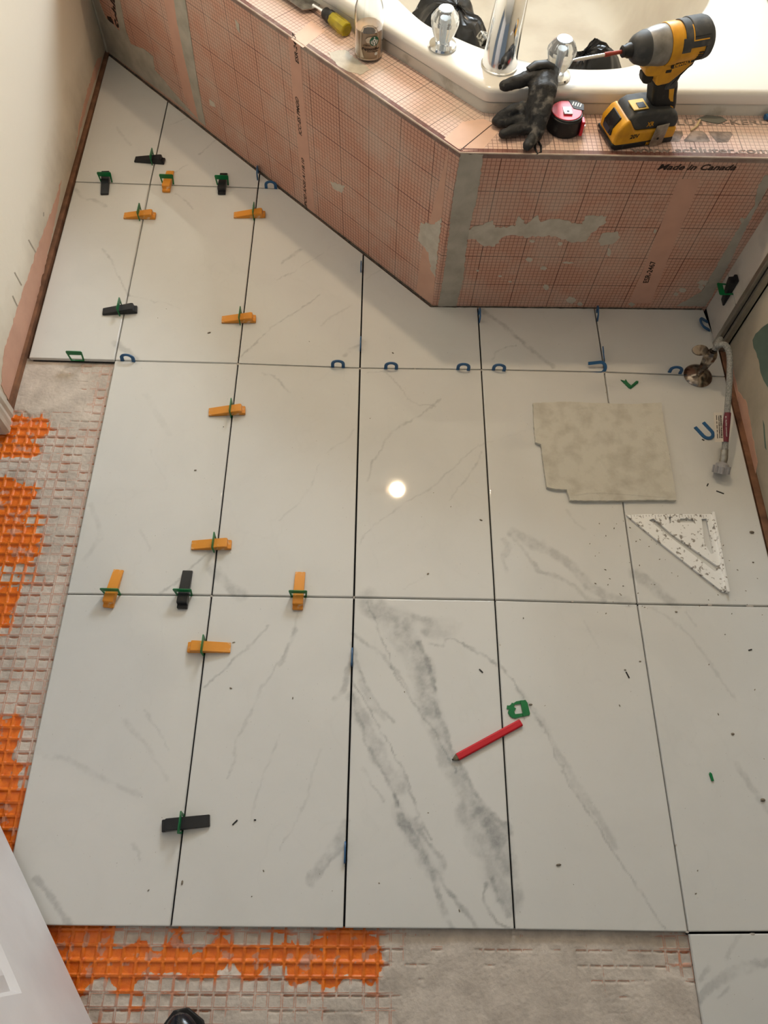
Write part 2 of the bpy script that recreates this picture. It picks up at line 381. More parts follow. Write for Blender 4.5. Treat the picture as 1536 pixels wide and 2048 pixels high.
# strokes of the marble pattern: (points in photo pixels on the floor, half width m, strength, softness)
VEINS = [
 ([(840,1285),(862,1340),(872,1400),(882,1445),(905,1500),(930,1550),(960,1600),(1010,1650),(1022,1668)], .0045, .55),
 ([(800,1250),(848,1330),(858,1400),(872,1455),(890,1510),(915,1565),(950,1620),(1000,1668)], .016, .26),
 ([(735,1205),(790,1265),(835,1330),(856,1400)], .030, .20),
 ([(935,1625),(962,1670),(990,1725),(1018,1790)], .024, .36), ([(975,1640),(1000,1680),(1015,1720)], .018, .25),
 ([(972,1765),(966,1795),(978,1825),(1000,1850),(1020,1858)], .003, .5), ([(985,1755),(998,1795),(1018,1830)], .005, .5),
 ([(738,1205),(760,1270),(782,1330),(808,1375),(840,1420),(868,1462),(910,1540)], .0022, .5),
 ([(708,1270),(745,1295),(775,1325),(800,1350),(815,1380)], .004, .36),
 ([(704,1290),(722,1345),(742,1385),(762,1415),(790,1440)], .0035, .38), ([(704,1310),(740,1400),(768,1430)], .010, .2),
 ([(705,1365),(735,1410),(762,1465),(795,1520),(812,1555),(835,1620),(862,1680)], .0022, .5),
 ([(705,1400),(735,1460),(770,1525),(800,1570)], .014, .28),
 ([(703,1395),(728,1470),(762,1530),(790,1590),(820,1655),(852,1712),(880,1752),(902,1790),(932,1828),(958,1858)], .0038, .55),
 ([(790,1590),(805,1645),(830,1692),(858,1732),(868,1760),(880,1800),(892,1835),(902,1858)], .005, .5),
 ([(835,1640),(850,1680),(880,1715),(888,1735)], .005, .45), ([(800,1620),(840,1700),(872,1750)], .013, .25),
 ([(728,1535),(745,1565),(758,1585),(764,1606)], .003, .35),
 ([(740,1215),(790,1235),(850,1250),(900,1260)], .026, .15), ([(830,1235),(860,1245),(850,1262)], .010, .3),
 ([(858,1283),(884,1291),(896,1276),(930,1290),(960,1305),(994,1328)], .003, .5), ([(985,1320),(1000,1330),(1015,1345)], .004, .3),
 ([(1000,1325),(1050,1400),(1085,1455),(1112,1515),(1150,1580),(1205,1670),(1255,1745),(1330,1855)], .0022, .42),
 ([(1035,1380),(1085,1450),(1130,1530),(1180,1610),(1230,1690)], .009, .2),
 ([(1020,1070),(1048,1100),(1080,1142),(1115,1152),(1150,1175),(1180,1198),(1210,1203)], .0045, .36),
 ([(1025,1065),(1070,1088),(1120,1115),(1150,1140),(1190,1178),(1255,1203)], .010, .26),
 ([(1006,1080),(1018,1095),(1004,1118),(1012,1140)], .006, .24), ([(1150,830),(1080,850),(1000,880)], .004, .06),
 ([(1270,1145),(1300,1172),(1345,1206)], .013, .34), ([(1290,1212),(1345,1240),(1400,1300),(1470,1400)], .004, .14),
 ([(1475,1530),(1500,1570),(1536,1620)], .009, .2), ([(1370,1225),(1390,1250)], .004, .18),
 ([(426,1138),(446,1160),(470,1180),(484,1192)], .013, .26), ([(430,1090),(400,1118),(370,1150),(322,1188)], .0028, .26),
 ([(963,620),(995,642),(1030,672),(1060,698),(1108,735)], .006, .42), ([(1030,690),(1000,698),(985,720)], .003, .3),
 ([(602,1210),(580,1280),(545,1345),(505,1410),(480,1470),(455,1560)], .004, .2), ([(410,1372),(460,1325),(500,1290),(540,1250)], .0025, .26),
 ([(590,1260),(562,1330)], .006, .2), ([(702,1325),(690,1370),(670,1400)], .006, .28), ([(690,1650),(660,1710),(622,1760)], .009, .28),
 ([(690,1690),(650,1740)], .004, .3), ([(560,1470),(520,1570),(500,1640)], .003, .14), ([(640,1500),(610,1600),(560,1700)], .003, .12),
 ([(250,1440),(300,1500),(335,1560)], .006, .14), ([(70,1760),(95,1790),(118,1812),(140,1848)], .005, .36), ([(60,1500),(140,1525),(240,1572),(280,1592)], .007, .13),
 ([(290,1420),(315,1460),(340,1500)], .003, .16), ([(265,1690),(280,1720)], .004, .15),
 ([(720,690),(700,700),(688,712)], .006, .3), ([(640,590),(600,618),(555,645),(505,695),(478,715)], .0020, .26), ([(555,560),(600,535),(645,505)], .0022, .22),
 ([(700,610),(640,650)], .004, .12), ([(565,525),(590,505),(600,498)], .004, .25),
 ([(205,498),(225,522),(238,560),(256,592)], .0025, .34), ([(256,592),(300,600),(360,618)], .002, .16),
 ([(150,378),(168,398),(185,400),(210,412)], .007, .2), ([(235,688),(258,708),(276,722)], .009, .24), ([(350,388),(372,402),(385,418)], .0025, .25),
 ([(232,255),(262,290)], .006, .15), ([(340,250),(380,232),(400,215)], .002, .22), ([(395,310),(410,300),(440,270)], .002, .25), ([(350,345),(378,328)], .003, .2),
 ([(735,745),(775,748),(810,790),(838,808),(870,812)], .0022, .22), ([(880,798),(840,830),(790,860),(755,910),(735,960)], .0028, .24),
 ([(985,880),(940,905),(880,960),(800,1010),(740,1060),(716,1088)], .003, .16), ([(965,905),(950,930),(900,1000)], .003, .2),
 ([(520,740),(560,760),(578,785)], .0025, .24), ([(655,905),(690,880),(708,860)], .004, .12), ([(640,930),(610,990),(560,1040)], .003, .12),
 ([(290,790),(340,870)], .008, .06), ([(180,1010),(200,1070),(170,1120)], .008, .12), ([(300,1100),(280,1060)], .004, .12),
 ([(1400,1998),(1430,1965),(1470,1945),(1536,1925)], .007, .34), ([(1478,1868),(1470,1890),(1455,1915)], .006, .3), ([(1400,1960),(1420,1930)], .006, .2), ([(1436,2000),(1460,1975)], .004, .2),
 ([(1215,770),(1250,775)], .003, .05), ([(730,560),(790,520)], .002, .12), ([(810,1180),(850,1150)], .003, .1),
 ([(1130,1020),(1170,1060)], .004, .1), ([(1170,1240),(1200,1300)], .003, .1), ([(300,900),(330,960)], .003, .07)]
VW = []
for pts, wd, st in VEINS:
    pw = [G(*p) for p in pts]
    pw = smooth_path(pw, 4) if len(pw) > 2 else pw
    VW.append((np.array([(p.x, p.y) for p in pw]), wd, st))
def vein_field(X, Y):
    V = np.zeros_like(X)
    jx = (fbm(X*28, Y*28, 3)-.5)*.014+(fbm(X*150, Y*150, 5)-.5)*.007
    jy = (fbm(X*28, Y*28, 9)-.5)*.014+(fbm(X*150, Y*150, 11)-.5)*.007
    br = np.clip(-.25+1.9*fbm(X*55, Y*55, 21), 0, 1.3)*(.6+.8*fbm(X*230, Y*230, 23))
    wv = .55+.95*fbm(X*35, Y*35, 31)
    x = X+jx; y = Y+jy
    x0, x1, y0, y1 = X.min()-.03, X.max()+.03, Y.min()-.03, Y.max()+.03
    for P, wd, st in VW:
        st = st*1.35 if st < .3 else st
        if P[:,0].max() < x0 or P[:,0].min() > x1 or P[:,1].max() < y0 or P[:,1].min() > y1: continue
        D = np.full_like(X, 9.0)
        for i in range(len(P)-1):
            a = P[i]; d = P[i+1]-a; l2 = d@d+1e-12
            t = np.clip(((x-a[0])*d[0]+(y-a[1])*d[1])/l2, 0, 1)
            D = np.minimum(D, np.hypot(x-a[0]-t*d[0], y-a[1]-t*d[1]))
        W_ = wd*wv*(1.0 if st > .3 else .72)
        k = np.clip((W_*1.35-D)/(W_*.7+.0006), 0, 1)
        V = 1-(1-V)*(1-st*np.clip(k*br, 0, 1))
    # faint wisps everywhere
    wsp = np.abs(fbm(X*5+Y*2, Y*3-X*1.5, 77, 5)-.5)
    V = 1-(1-V)*(1-np.clip((.008-wsp)/.008, 0, 1)*.05*fbm(X*9, Y*9, 55))
    return V

floor_me = MB().box(-.27, 1.60, -.7, 2.5, -.06, -.0225).mesh()
floor = link('floor', floor_me, DARK, smooth=False); tag(floor, kind='structure')

def make_tile(c, r, cuts=(), res=.0026, notch=None):
    q = [corner(c, r), corner(c+1, r), corner(c+1, r+1), corner(c, r+1)]
    g = .0019
    cx = sum((p for p in q), Vector())/4
    q = [Vector((p.x+(g if p.x < cx.x else -g), p.y+(g if p.y < cx.y else -g), 0)) for p in q]
    w_ = (q[1]-q[0]).length; h_ = (q[3]-q[0]).length
    nu = max(2, int(w_/res)); nv = max(2, int(h_/res))
    u = np.linspace(0, 1, nu+1)[None, :]; v = np.linspace(0, 1, nv+1)[:, None]
    def bl(k): return (q[0][k]*(1-u)*(1-v)+q[1][k]*u*(1-v)+q[2][k]*u*v+q[3][k]*(1-u)*v)
    X = bl(0); Y = bl(1)
    vid = np.arange((nu+1)*(nv+1)).reshape(nv+1, nu+1)
    faces = np.stack([vid[:-1,:-1], vid[:-1,1:], vid[1:,1:], vid[1:,:-1]], -1).reshape(-1, 4)
    me = bpy.data.meshes.new('tile')
    co = np.stack([X.ravel(), Y.ravel(), np.zeros(X.size)], 1)
    if not cuts and not notch:
        # boundary loop copied down for the sides
        loop = np.concatenate([vid[0,:], vid[1:,-1], vid[-1,-2::-1], vid[-2:0:-1,0]])
        n0 = len(co); low = co[loop].copy(); low[:,2] = -TH; co = np.concatenate([co, low])
        k = np.arange(len(loop)); k2 = (k+1)%len(loop)
        side = np.stack([loop[k], n0+k, n0+k2, loop[k2]], 1)
        faces = np.concatenate([faces, side])
        me.vertices.add(len(co)); me.vertices.foreach_set('co', co.ravel())
        me.loops.add(len(faces)*4); me.loops.foreach_set('vertex_index', faces.ravel())
        me.polygons.add(len(faces)); me.polygons.foreach_set('loop_start', np.arange(0, len(faces)*4, 4))
        me.update(calc_edges=True)
    else:
        me.from_pydata(co.tolist(), [], faces.tolist())
        bm = bmesh.new(); bm.from_mesh(me)
        for p, n in cuts:
            bmesh.ops.bisect_plane(bm, geom=bm.verts[:]+bm.edges[:]+bm.faces[:], plane_co=p, plane_no=n, clear_outer=True)
        if notch:
            for p, n in notch: bmesh.ops.bisect_plane(bm, geom=bm.verts[:]+bm.edges[:]+bm.faces[:], plane_co=p, plane_no=n)
            bmesh.ops.delete(bm, geom=[f_ for f_ in bm.faces if all((f_.calc_center_median()-p).dot(n) > 0 for p, n in notch)], context='FACES')
        ed = [e for e in bm.edges if e.is_boundary]
        ex = bmesh.ops.extrude_edge_only(bm, edges=ed)
        for vv in ex['geom']:
            if isinstance(vv, bmesh.types.BMVert): vv.co.z = -TH
        bm.to_mesh(me); bm.free()
    n = len(me.vertices); a = np.empty(n*3); me.vertices.foreach_get('co', a); a = a.reshape(-1, 3)
    at = me.attributes.new('vein', 'FLOAT', 'POINT'); at.data.foreach_set('value', vein_field(a[:,0], a[:,1]).astype(np.float32))
    me.materials.append(MARBLE)
    o = bpy.data.objects.new('tile', me); C.objects.link(o); o.parent = floor
    return o
dn = Vector((1, 1, 0)).normalized()
# inset from the apron; a tiny irregular gap is kept
diag = (Vector((.794-.0045, 1.447-.0045, 0)), Vector((ap_E-ap_L).normalized().cross(Vector((0,0,1)))*-1))
if diag[1].y < 0: diag = (diag[0], -diag[1])
top_r = (Vector((.794, 1.4435, 0)), Vector((-.02, .731, 0)).normalized())
for c in range(0, 5): make_tile(c, 0)
for c in range(0, 5): make_tile(c, 1)
make_tile(-1, 2); make_tile(0, 2)
make_tile(1, 2, [diag]); make_tile(2, 2, notch=[diag, top_r]); make_tile(3, 2, [top_r])
make_tile(4, 2, [top_r, (Vector((1.5175, 1.447, 0)), Vector((1, .12, 0)))])
make_tile(-1, 3, [diag]); make_tile(0, 3, [diag]); make_tile(1, 3, [diag])
make_tile(4, -1)

# mortar bits bridging the joints
bits = MB()
for (px, py, a, ln) in [(476,728,0,.014),(720,737,0,.010),(1209,745,0,.012),(1420,1210,0,.012),(1500,1212,0,.018),(1145,1203,0,.006),(423,1192,0,.006),(830,738,0,.004),
                        (963,740,0,.005),(708,1195,1,.006),(1000,1290,1,.004),(1375,1864,0,.006),(1505,1868,0,.010),(1070,742,0,.004),(1212,785,1,.004),(1352,1690,1,.004)]:
    p = G(px, py)
    rr = [( (ln/2*(.7+.5*random.random()) if a == 0 else .0018)*math.cos(t), (ln/2*(.7+.5*random.random()) if a else .0018)*math.sin(t)) for t in [i*PI/4 for i in range(8)]]
    bits.prism(rr, -.004, .0004, Matrix.Translation(p))
o = bits.obj('mortar_crumb', mat('pale_mortar', (190, 182, 172), .9), floor, smooth=False); tag(o, 'pale dried mortar plugging the tile joints', kind='stuff')

# ---- uncoupling membrane with its waffle cells and thinset
ANCH = [(60,760,1.15),(120,760,1.1),(100,800,1.1),(150,740,.95),(180,740,.86),(200,800,.8),(130,830,.95),(60,820,1.1),(40,850,.05),(65,850,.05),(80,862,.25),(95,880,.85),
 (30,900,.1),(60,900,.15),(15,930,.9),(45,935,.85),(10,980,.0),(45,1000,.05),(85,930,.75),(130,900,.8),(170,900,.8),(58,1050,.4),(20,1060,.0),(40,1100,.15),(85,1000,.78),(120,1000,.85),(20,1150,.45),(55,1150,.5),(100,1130,.78),
 (10,1200,.1),(60,1200,.72),(60,1300,.76),(20,1400,.78),(60,1380,.72),(80,1350,.78),(8,1450,.2),(50,1430,.74),(5,1500,.02),(22,1540,.1),(45,1500,.78),(20,1600,.0),(40,1650,0),(52,1560,.55),(10,1560,0),
 (120,1880,.0),(160,1890,.0),(200,1885,.05),(190,1862,.3),(260,1868,.7),(300,1866,.75),(400,1870,.78),(500,1870,.8),(620,1866,.74),(640,1898,.35),(280,1905,.0),(350,1912,.0),(420,1912,.05),(500,1912,.12),(570,1912,.3),(700,1905,.25),(745,1905,.3),(720,1925,.1),(660,1935,.08),
 (600,1942,.15),(500,1942,.25),(420,1935,.3),(330,1942,.35),(200,1942,.02),(150,1940,.1),(250,1945,.1),(745,1938,.1),(775,1900,.92),(790,1950,1.05),(850,1888,.9),(900,1940,1.1),(1000,1898,.93),(1050,2000,1.15),(1200,1882,.93),(1300,1902,.93),(1350,1888,.8),(1362,1907,.6),(1350,2000,1.15),
 (700,1985,.85),(600,1990,.82),(500,1992,.80),(400,1992,.78),(300,1982,.72),(200,1982,.74),(240,2015,.66),(700,2030,.95),(500,2040,.95),(600,2040,.92),(300,2030,.82),(850,2040,1.12),(280,2005,.45),(900,1990,1.1),(330,1965,.6),(450,1965,.7),(560,1965,.72),
 (120,790,1.1),(170,700,.9),(150,960,.82),(120,1060,.84),(100,1250,.8),(70,1450,.72),(-40,900,.1),(-60,1100,.2),(-80,1300,.3),(-60,1500,.1)]
AN = np.array([(*G(px, py, -.012)[:2], f) for px, py, f in ANCH])
PITCH = .0233
def membrane(x0, x1, y0, y1, res=.0016):
    xs = np.arange(x0, x1+res, res); ys = np.arange(y0, y1+res, res)
    X, Y = np.meshgrid(xs, ys)
    num = np.zeros_like(X); den = np.zeros_like(X)
    wx = X+(fbm(X*25, Y*25, 41)-.5)*.03; wy = Y+(fbm(X*25, Y*25, 43)-.5)*.03
    for ax, ay, f in AN:
        d = ((wx-ax)**2+(wy-ay)**2+1e-6)**-2.0
        num += d*f; den += d
    Fl = num/den
    cx = X/PITCH+.35; cy = Y/PITCH+.2
    lx = cx-np.floor(cx)-.5; ly = cy-np.floor(cy)-.5
    ix = np.floor(cx).astype(np.int64); iy = np.floor(cy).astype(np.int64)
    rnd = _h(ix, iy, 5); rnd2 = _h(ix, iy, 8)
    e = np.maximum(np.abs(lx), np.abs(ly))                      # 0 centre .5 edge
    # plastic: raised lips with a groove between, curved cell walls
    bow = .015*np.cos(lx*PI)*np.cos(ly*PI)
    wall = np.clip((e-.385+bow)/.025, 0, 1)
    groove = np.clip((e-.455)/.02, 0, 1)
    plastic = -.0050*(1-wall)-.0022*groove*(Fl*0+1)
    plastic += .0006*(fbm(X*60, Y*60, 2)-.5)*(1-wall)
    # mortar level
    rough = (fbm(X*220, Y*220, 12)-.5)
    lump = (fbm(X*45, Y*45, 14)-.5)
    lev = np.interp(Fl, [0, .2, .45, .7, .9, 1.05], [-.011, -.0072, -.0034, -.0010, .0002, .0016])
    m = lev+lump*(.0035*np.clip(1.5-Fl, .4, 1.2))+rough*.0012
    inwin = (e < .44)
    side = np.where(X < 0.0, ly, -lx*.0+ly)
    cres = np.clip((side-.20-.10*np.abs(lx))/.12, 0, 1)*(rnd > .45)*np.clip((1.02-Fl)/.25, 0, 1)
    m = m-cres*(.0035+.003*rnd2)*inwin
    m = m-(.0007*np.cos(lx*PI)*np.cos(ly*PI))*np.clip((1.0-Fl)/.3, 0, 1)
    m = np.where((e > .44), m-.0006*np.clip((1.0-Fl)/.2, 0, 1), m)
    # splashes of mortar on bare plastic
    z = np.maximum(plastic, m); mo = np.clip((m-plastic)/.0006+.5, 0, 1)
    film = np.clip((Fl-.45)/.2, 0, 1)*(.75+.25*fbm(X*80, Y*80, 61))*np.where(e > .37, 1.0, .55)
    film = np.maximum(film, (fbm(X*70, Y*70, 71) > .66)*.55)
    Z = z-.0125
    ny, nx = X.shape
    vid = np.arange(nx*ny).reshape(ny, nx)
    faces = np.stack([vid[:-1,:-1], vid[:-1,1:], vid[1:,1:], vid[1:,:-1]], -1).reshape(-1, 4)
    me = bpy.data.meshes.new('membrane'); co = np.stack([X.ravel(), Y.ravel(), Z.ravel()], 1)
    me.vertices.add(len(co)); me.vertices.foreach_set('co', co.ravel())
    me.loops.add(len(faces)*4); me.loops.foreach_set('vertex_index', faces.ravel())
    me.polygons.add(len(faces)); me.polygons.foreach_set('loop_start', np.arange(0, len(faces)*4, 4))
    me.update(calc_edges=True)
    for nme, arr in (('mortar', mo), ('film', film)):
        at = me.attributes.new(nme, 'FLOAT', 'POINT'); at.data.foreach_set('value', arr.ravel().astype(np.float32))
    me.polygons.foreach_set('use_smooth', [True]*len(me.polygons))
    o = link('waffle_membrane', me, MEMB, floor, smooth=False)
    me.polygons.foreach_set('use_smooth', [True]*len(me.polygons))
    tag(o, 'orange waffle-celled membrane half filled with grey mortar', kind='stuff')
    return o
membrane(-.262, .006, .0035, 1.245)
membrane(-.06, 1.2235, -.30, .005)
# mortar bed edge under the tiles (left and front edges)
MB().box(.006, 1.53, .004, 1.238, -.0225, -TH).obj('mortar_bed', MORTAR_D, floor, smooth=False)
JOINT_SHADE = MB()  # near-black strips laid in the open joints as painted shade
for c in range(1, 5):
    x = .3048*c; JOINT_SHADE.box(x-.004, x+.004, .004, 1.45, -.0091, -.0088)
JOINT_SHADE.box(.004, 1.53, .618, .6255, -.0091, -.0088).box(-.2, 1.53, 1.2365, 1.2445, -.0091, -.0088).box(-.2, .4, 1.863, 1.872, -.0091, -.0088).box(-.004, .004, 1.24, 2.25, -.0091, -.0088)
JOINT_SHADE.box(1.22, 1.53, -.004, .004, -.0091, -.0088)
tag(JOINT_SHADE.obj('joint_shadow_gap', DARK, floor, smooth=False), 'dark strips painting the shade in the unfilled tile joints', kind='stuff')

# ---- tub deck (apron) of printed foam board
def quadmesh(P, UV, mat_, name, parent):
    me = mesh(P, [tuple(range(len(P)))]); uv = me.uv_layers.new(name='UVMap')
    for i, l in enumerate(me.loops): uv.data[i].uv = UV[l.vertex_index]
    return link(name, me, mat_, parent, smooth=False)
H = .488
bL = Vector((-.224, 2.466, -.012)); bE = Vector((.794, 1.447, -.012)); bR = Vector((1.5235, 1.467, -.012))
tE = Vector((.8062, 1.417, H)); tL = tE+(bL-bE)*((tE.x+.224)/(bE.x+.224)); tR = tE+(bR-bE)*((1.5235-tE.x)/(1.5235-bE.x))
deck = empty('tub_deck', (.8, 1.7, 0)); tag(deck, 'salmon grid-printed foam board deck boxing in the white bathtub', 'tub surround')
deckm = Matrix.Translation((-.8, -1.7, 0))
FL = Frame(bL, bE-bL, tE-bE); FR = Frame(bE, bR-bE, tE-bE)
FLr = FL; FRr = FR
FT1 = Frame(tE, tE-tL, Vector((.7, .71, 0))); FT2 = Frame(tE, tR-tE, Vector((0, 1, 0)))
def uvs(fr, P): return [((p-fr.O).dot(fr.U), (p-fr.O).dot(fr.V)) for p in P]
def setpar(o, par):          # parent keeping world coordinates baked in the mesh
    o.parent = par; o.matrix_parent_inverse = Matrix.Translation(par.location).inverted(); return o
P = [bL, bE, tE, tL]; LP = quadmesh(P, uvs(FLr, P), KERDI, 'front_panel', None); setpar(LP, deck)
P = [bE, bR, tR, tE]; RP = quadmesh(P, uvs(FRr, P), KERDI, 'front_panel', None); setpar(RP, deck)
iE = Vector((.868, 1.56, H)); iL = Vector((-.224, 2.60, H)); iR = Vector((1.5235, 1.60, H))
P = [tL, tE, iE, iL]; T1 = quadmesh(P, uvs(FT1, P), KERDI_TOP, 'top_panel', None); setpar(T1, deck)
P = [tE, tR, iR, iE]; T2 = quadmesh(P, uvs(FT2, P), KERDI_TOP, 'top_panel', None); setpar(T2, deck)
for o in (LP, RP, T1, T2):
    s = o.modifiers.new('solid', 'SOLIDIFY'); s.thickness = .0125; s.offset = -1
def jag(poly, step, amp, seed=0):
    out = []; n = len(poly); rs = random.Random(seed)
    for i in range(n):
        a = Vector(poly[i]).to_2d(); b = Vector(poly[(i+1)%n]).to_2d(); d = b-a; L_ = d.length
        if L_ < 1e-6: continue
        k = max(1, int(L_/step)); nn = Vector((-d.y, d.x))/L_
        for j in range(k):
            out.append(a+d*(j/k)+nn*(rs.random()-.5)*2*amp*(0 if j == 0 else 1)+nn*(rs.random()-.5)*amp*.5)
    return out
def patch(fr, px, mat_, name, parent, thick=.0008, step=.006, amp=.0012, seed=1, uvpts=None, off=0.0002):
    pts = uvpts if uvpts else [fr.uv(*p) for p in px]
    if fr in (FL, FR): pts = [(min(max(u, .0005), (1.4405 if fr is FL else .7295)), min(v, .4985)) for u, v in pts]
    pts = jag(pts, step, amp, seed) if amp > 0 else [Vector(p) for p in pts]
    mb = MB(); mb.prism([(p.x, p.y) for p in pts], 0, thick, fr.mat(0, 0, off))
    me = mb.mesh(); bm = bmesh.new(); bm.from_mesh(me); bmesh.ops.triangulate(bm, faces=[f for f in bm.faces if len(f.verts) > 4]); bm.to_mesh(me); bm.free()
    o = link(name, me, mat_, None, smooth=False)
    if parent is not None: setpar(o, parent)
    return o
# seams, strips and smears on the left panel
patch(FLr, [(180,-20),(196,60),(214,102),(330,188),(398,240),(372,212),(342,178),(328,160),(310,140),(306,112),(288,98),(262,88),(252,60),(244,20),(236,-20),(228,-20),(232,20),(240,62),(226,48),(212,36),(198,0),(196,-20)], MORTAR_D, 'mortar_smear', deck, amp=.001, seed=3)
patch(FLr, [(324,-20),(344,-20),(356,40),(368,110),(382,175),(394,215),(404,246),(384,228),(368,190),(352,120),(338,50)], PALE, 'plain_strip', deck, thick=.0003, amp=0)
patch(FLr, [(346,-20),(368,-20),(380,60),(392,140),(404,210),(412,252),(398,240),(384,180),(368,110),(354,40)], MORTAR_D, 'seam_tape', deck, amp=.0008, seed=4, thick=.0012)
patch(FLr, [(576,60),(600,78),(606,180),(618,300),(632,440),(614,424),(600,330),(588,210)], PALE, 'plain_strip', deck, thick=.0003, amp=0)
patch(FLr, [(908,299),(921,306),(868,610),(832,584),(845,500),(870,400)], PINK, 'plain_strip', deck, thick=.0003, amp=.0006)
patch(FLr, [(842,445),(866,448),(890,440),(884,520),(878,560),(862,540),(858,505),(836,480)], MORTAR, 'mortar_smear', deck, amp=.003, seed=8)
patch(FLr, [(660,362),(690,372),(684,386),(668,378)], MORTAR, 'mortar_smear', deck, amp=.002, seed=9, thick=.0004)
patch(FLr, [(470,38),(478,48),(480,66),(474,58)], MORTAR, 'mortar_smear', deck, amp=.001, seed=10)
patch(FLr, [(418,198),(428,205),(432,215),(420,210)], MORTAR, 'mortar_smear', deck, amp=.001, seed=11, thick=.0004)
# right panel
patch(FRr, [(921,305),(967,307),(955,390),(940,450),(932,500),(926,560),(912,613),(876,612),(892,520),(905,400)], MORTAR_D, 'seam_tape', deck, amp=.0014, seed=5, thick=.0014)
patch(FRr, [(955,452),(985,440),(990,455),(1030,452),(1038,432),(1052,448),(1075,430),(1082,444),(1112,438),(1130,440),(1150,446),(1165,448),(1170,432),(1214,432),(1212,444),(1195,456),(1180,470),(1172,482),(1150,484),(1120,476),(1098,470),(1060,474),(1030,470),(1005,474),(990,492),(968,492),(952,478),(930,480),(930,460)], MORTAR, 'mortar_smear', deck, amp=.0035, seed=6)
patch(FRr, [(1205,466),(1235,462),(1240,474),(1224,488),(1200,491),(1196,482)], MORTAR, 'mortar_smear', deck, amp=.0022, seed=7)
for i, (x, y, a, b) in enumerate([(1058,519,7,5),(1136,525,12,2),(1087,536,7,4),(1092,574,6,6),(955,541,3,2),(1000,552,4,2),(1218,505,4,9),(1142,600,10,7),(1160,608,6,4),(1020,563,4,1.5),(1310,462,3,5),(1064,482,6,3),(1120,487,5,4)]):
    patch(FRr, [(x-a, y), (x-a*.4, y-b), (x+a*.6, y-b*.7), (x+a, y+b*.1), (x+a*.3, y+b), (x-a*.5, y+b*.7)], MORTAR, 'mortar_smear', deck, amp=.0012, seed=20+i, step=.003)
patch(FRr, [(1358,358),(1402,358),(1372,430),(1335,520),(1302,606),(1258,606),(1290,530),(1325,440)], PALE, 'plain_strip', deck, thick=.0003, amp=0)
patch(FRr, [(1530,350),(1548,352),(1500,440),(1462,520),(1425,590),(1410,612),(1352,612),(1380,596),(1404,582),(1440,520),(1480,450),(1510,410),(1516,370)], MORTAR_D, 'mortar_smear', deck, amp=.0016, seed=12)
for i, (x, y, a, b) in enumerate([(1408,565,14,5),(1402,574,6,6),(1365,580,8,5),(1352,588,5,4),(1484,440,5,6)]):
    patch(FRr, [(x-a, y), (x-a*.4, y-b), (x+a*.6, y-b*.7), (x+a, y+b*.1), (x+a*.3, y+b), (x-a*.5, y+b*.7)], MORTAR, 'mortar_smear', deck, amp=.0012, seed=40+i, step=.003)
patch(FRr, [(1270,608),(1262,604),(1256,608),(1264,613)], MORTAR_D, 'mortar_smear', deck, amp=.0006, seed=50)
# smears on the deck top
patch(FT1, [(655,105),(690,100),(712,118),(740,140),(720,150),(690,140),(672,128)], MORTAR, 'mortar_smear', deck, amp=.002, seed=51, thick=.0004)
patch(FT2, [(925,302),(958,262),(975,247),(1000,242),(1004,256),(965,300)], PALE_T, 'plain_strip', deck, thick=.0003, amp=0)
patch(FT1, [(916,298),(888,278),(925,244),(966,238),(985,246),(924,300)], PALE_T, 'plain_strip', deck, thick=.0003, amp=0, off=.0004)
patch(FT1, [(582,78),(606,96),(650,62),(622,42)], PALE_T, 'plain_strip', deck, thick=.0003, amp=0)
for pts in ([(1340,262),(1364,262),(1366,270),(1358,284),(1332,283)], [(1384,262),(1404,262),(1412,268),(1420,282),(1416,284),(1370,284),(1368,280)], [(1416,263),(1462,264),(1465,270),(1456,284),(1434,285)]):
    patch(FT2, pts, INKP, 'printed_shape', deck, thick=.0002, amp=0)
lettering(FT2, 'www.schluter.com', FT2.uv(1262,305), FT2.uv(1540,307), .016, INKP, None, bold=.0005)
setpar(C.objects[-1] if False else bpy.data.objects['lettering'], deck)
def let(fr, body, a, b, h, m=INK, **k):
    o = lettering(fr, body, fr.uv(*a), fr.uv(*b), h, m, None, **k); setpar(o, deck); return o
let(FT2, 'SCHL\u00dcTER-KERDI', (1290,250), (1550,250), .017, INKP, bold=.0004)
let(FRr, 'Made in Canada', (1314,339), (1470,340), .0145, bold=.0005, shear=.3)
let(FRr, 'ESR-2467', (1296,565), (1312,522), .013, bold=.0004)
let(FLr, 'ESR-2467', (598,128), (591,68), .011, bold=.0004, shear=.2)
let(FLr, 'ICC-ES PMG\u00ae', (604,272), (597,196), .011, bold=.0004, shear=.2)
let(FLr, 'UPC\u00ae ANSI A118.10', (615,420), (608,318), .010, bold=.0003, shear=.2)
let(FLr, 'Schl\u00fcter', (244,66), (216,-60), .026, bold=.0012, shear=.25)
patch(FLr, [(214,32),(222,34),(228,48),(224,48),(216,40)], INK, 'printed_shape', deck, thick=.0003, amp=0)
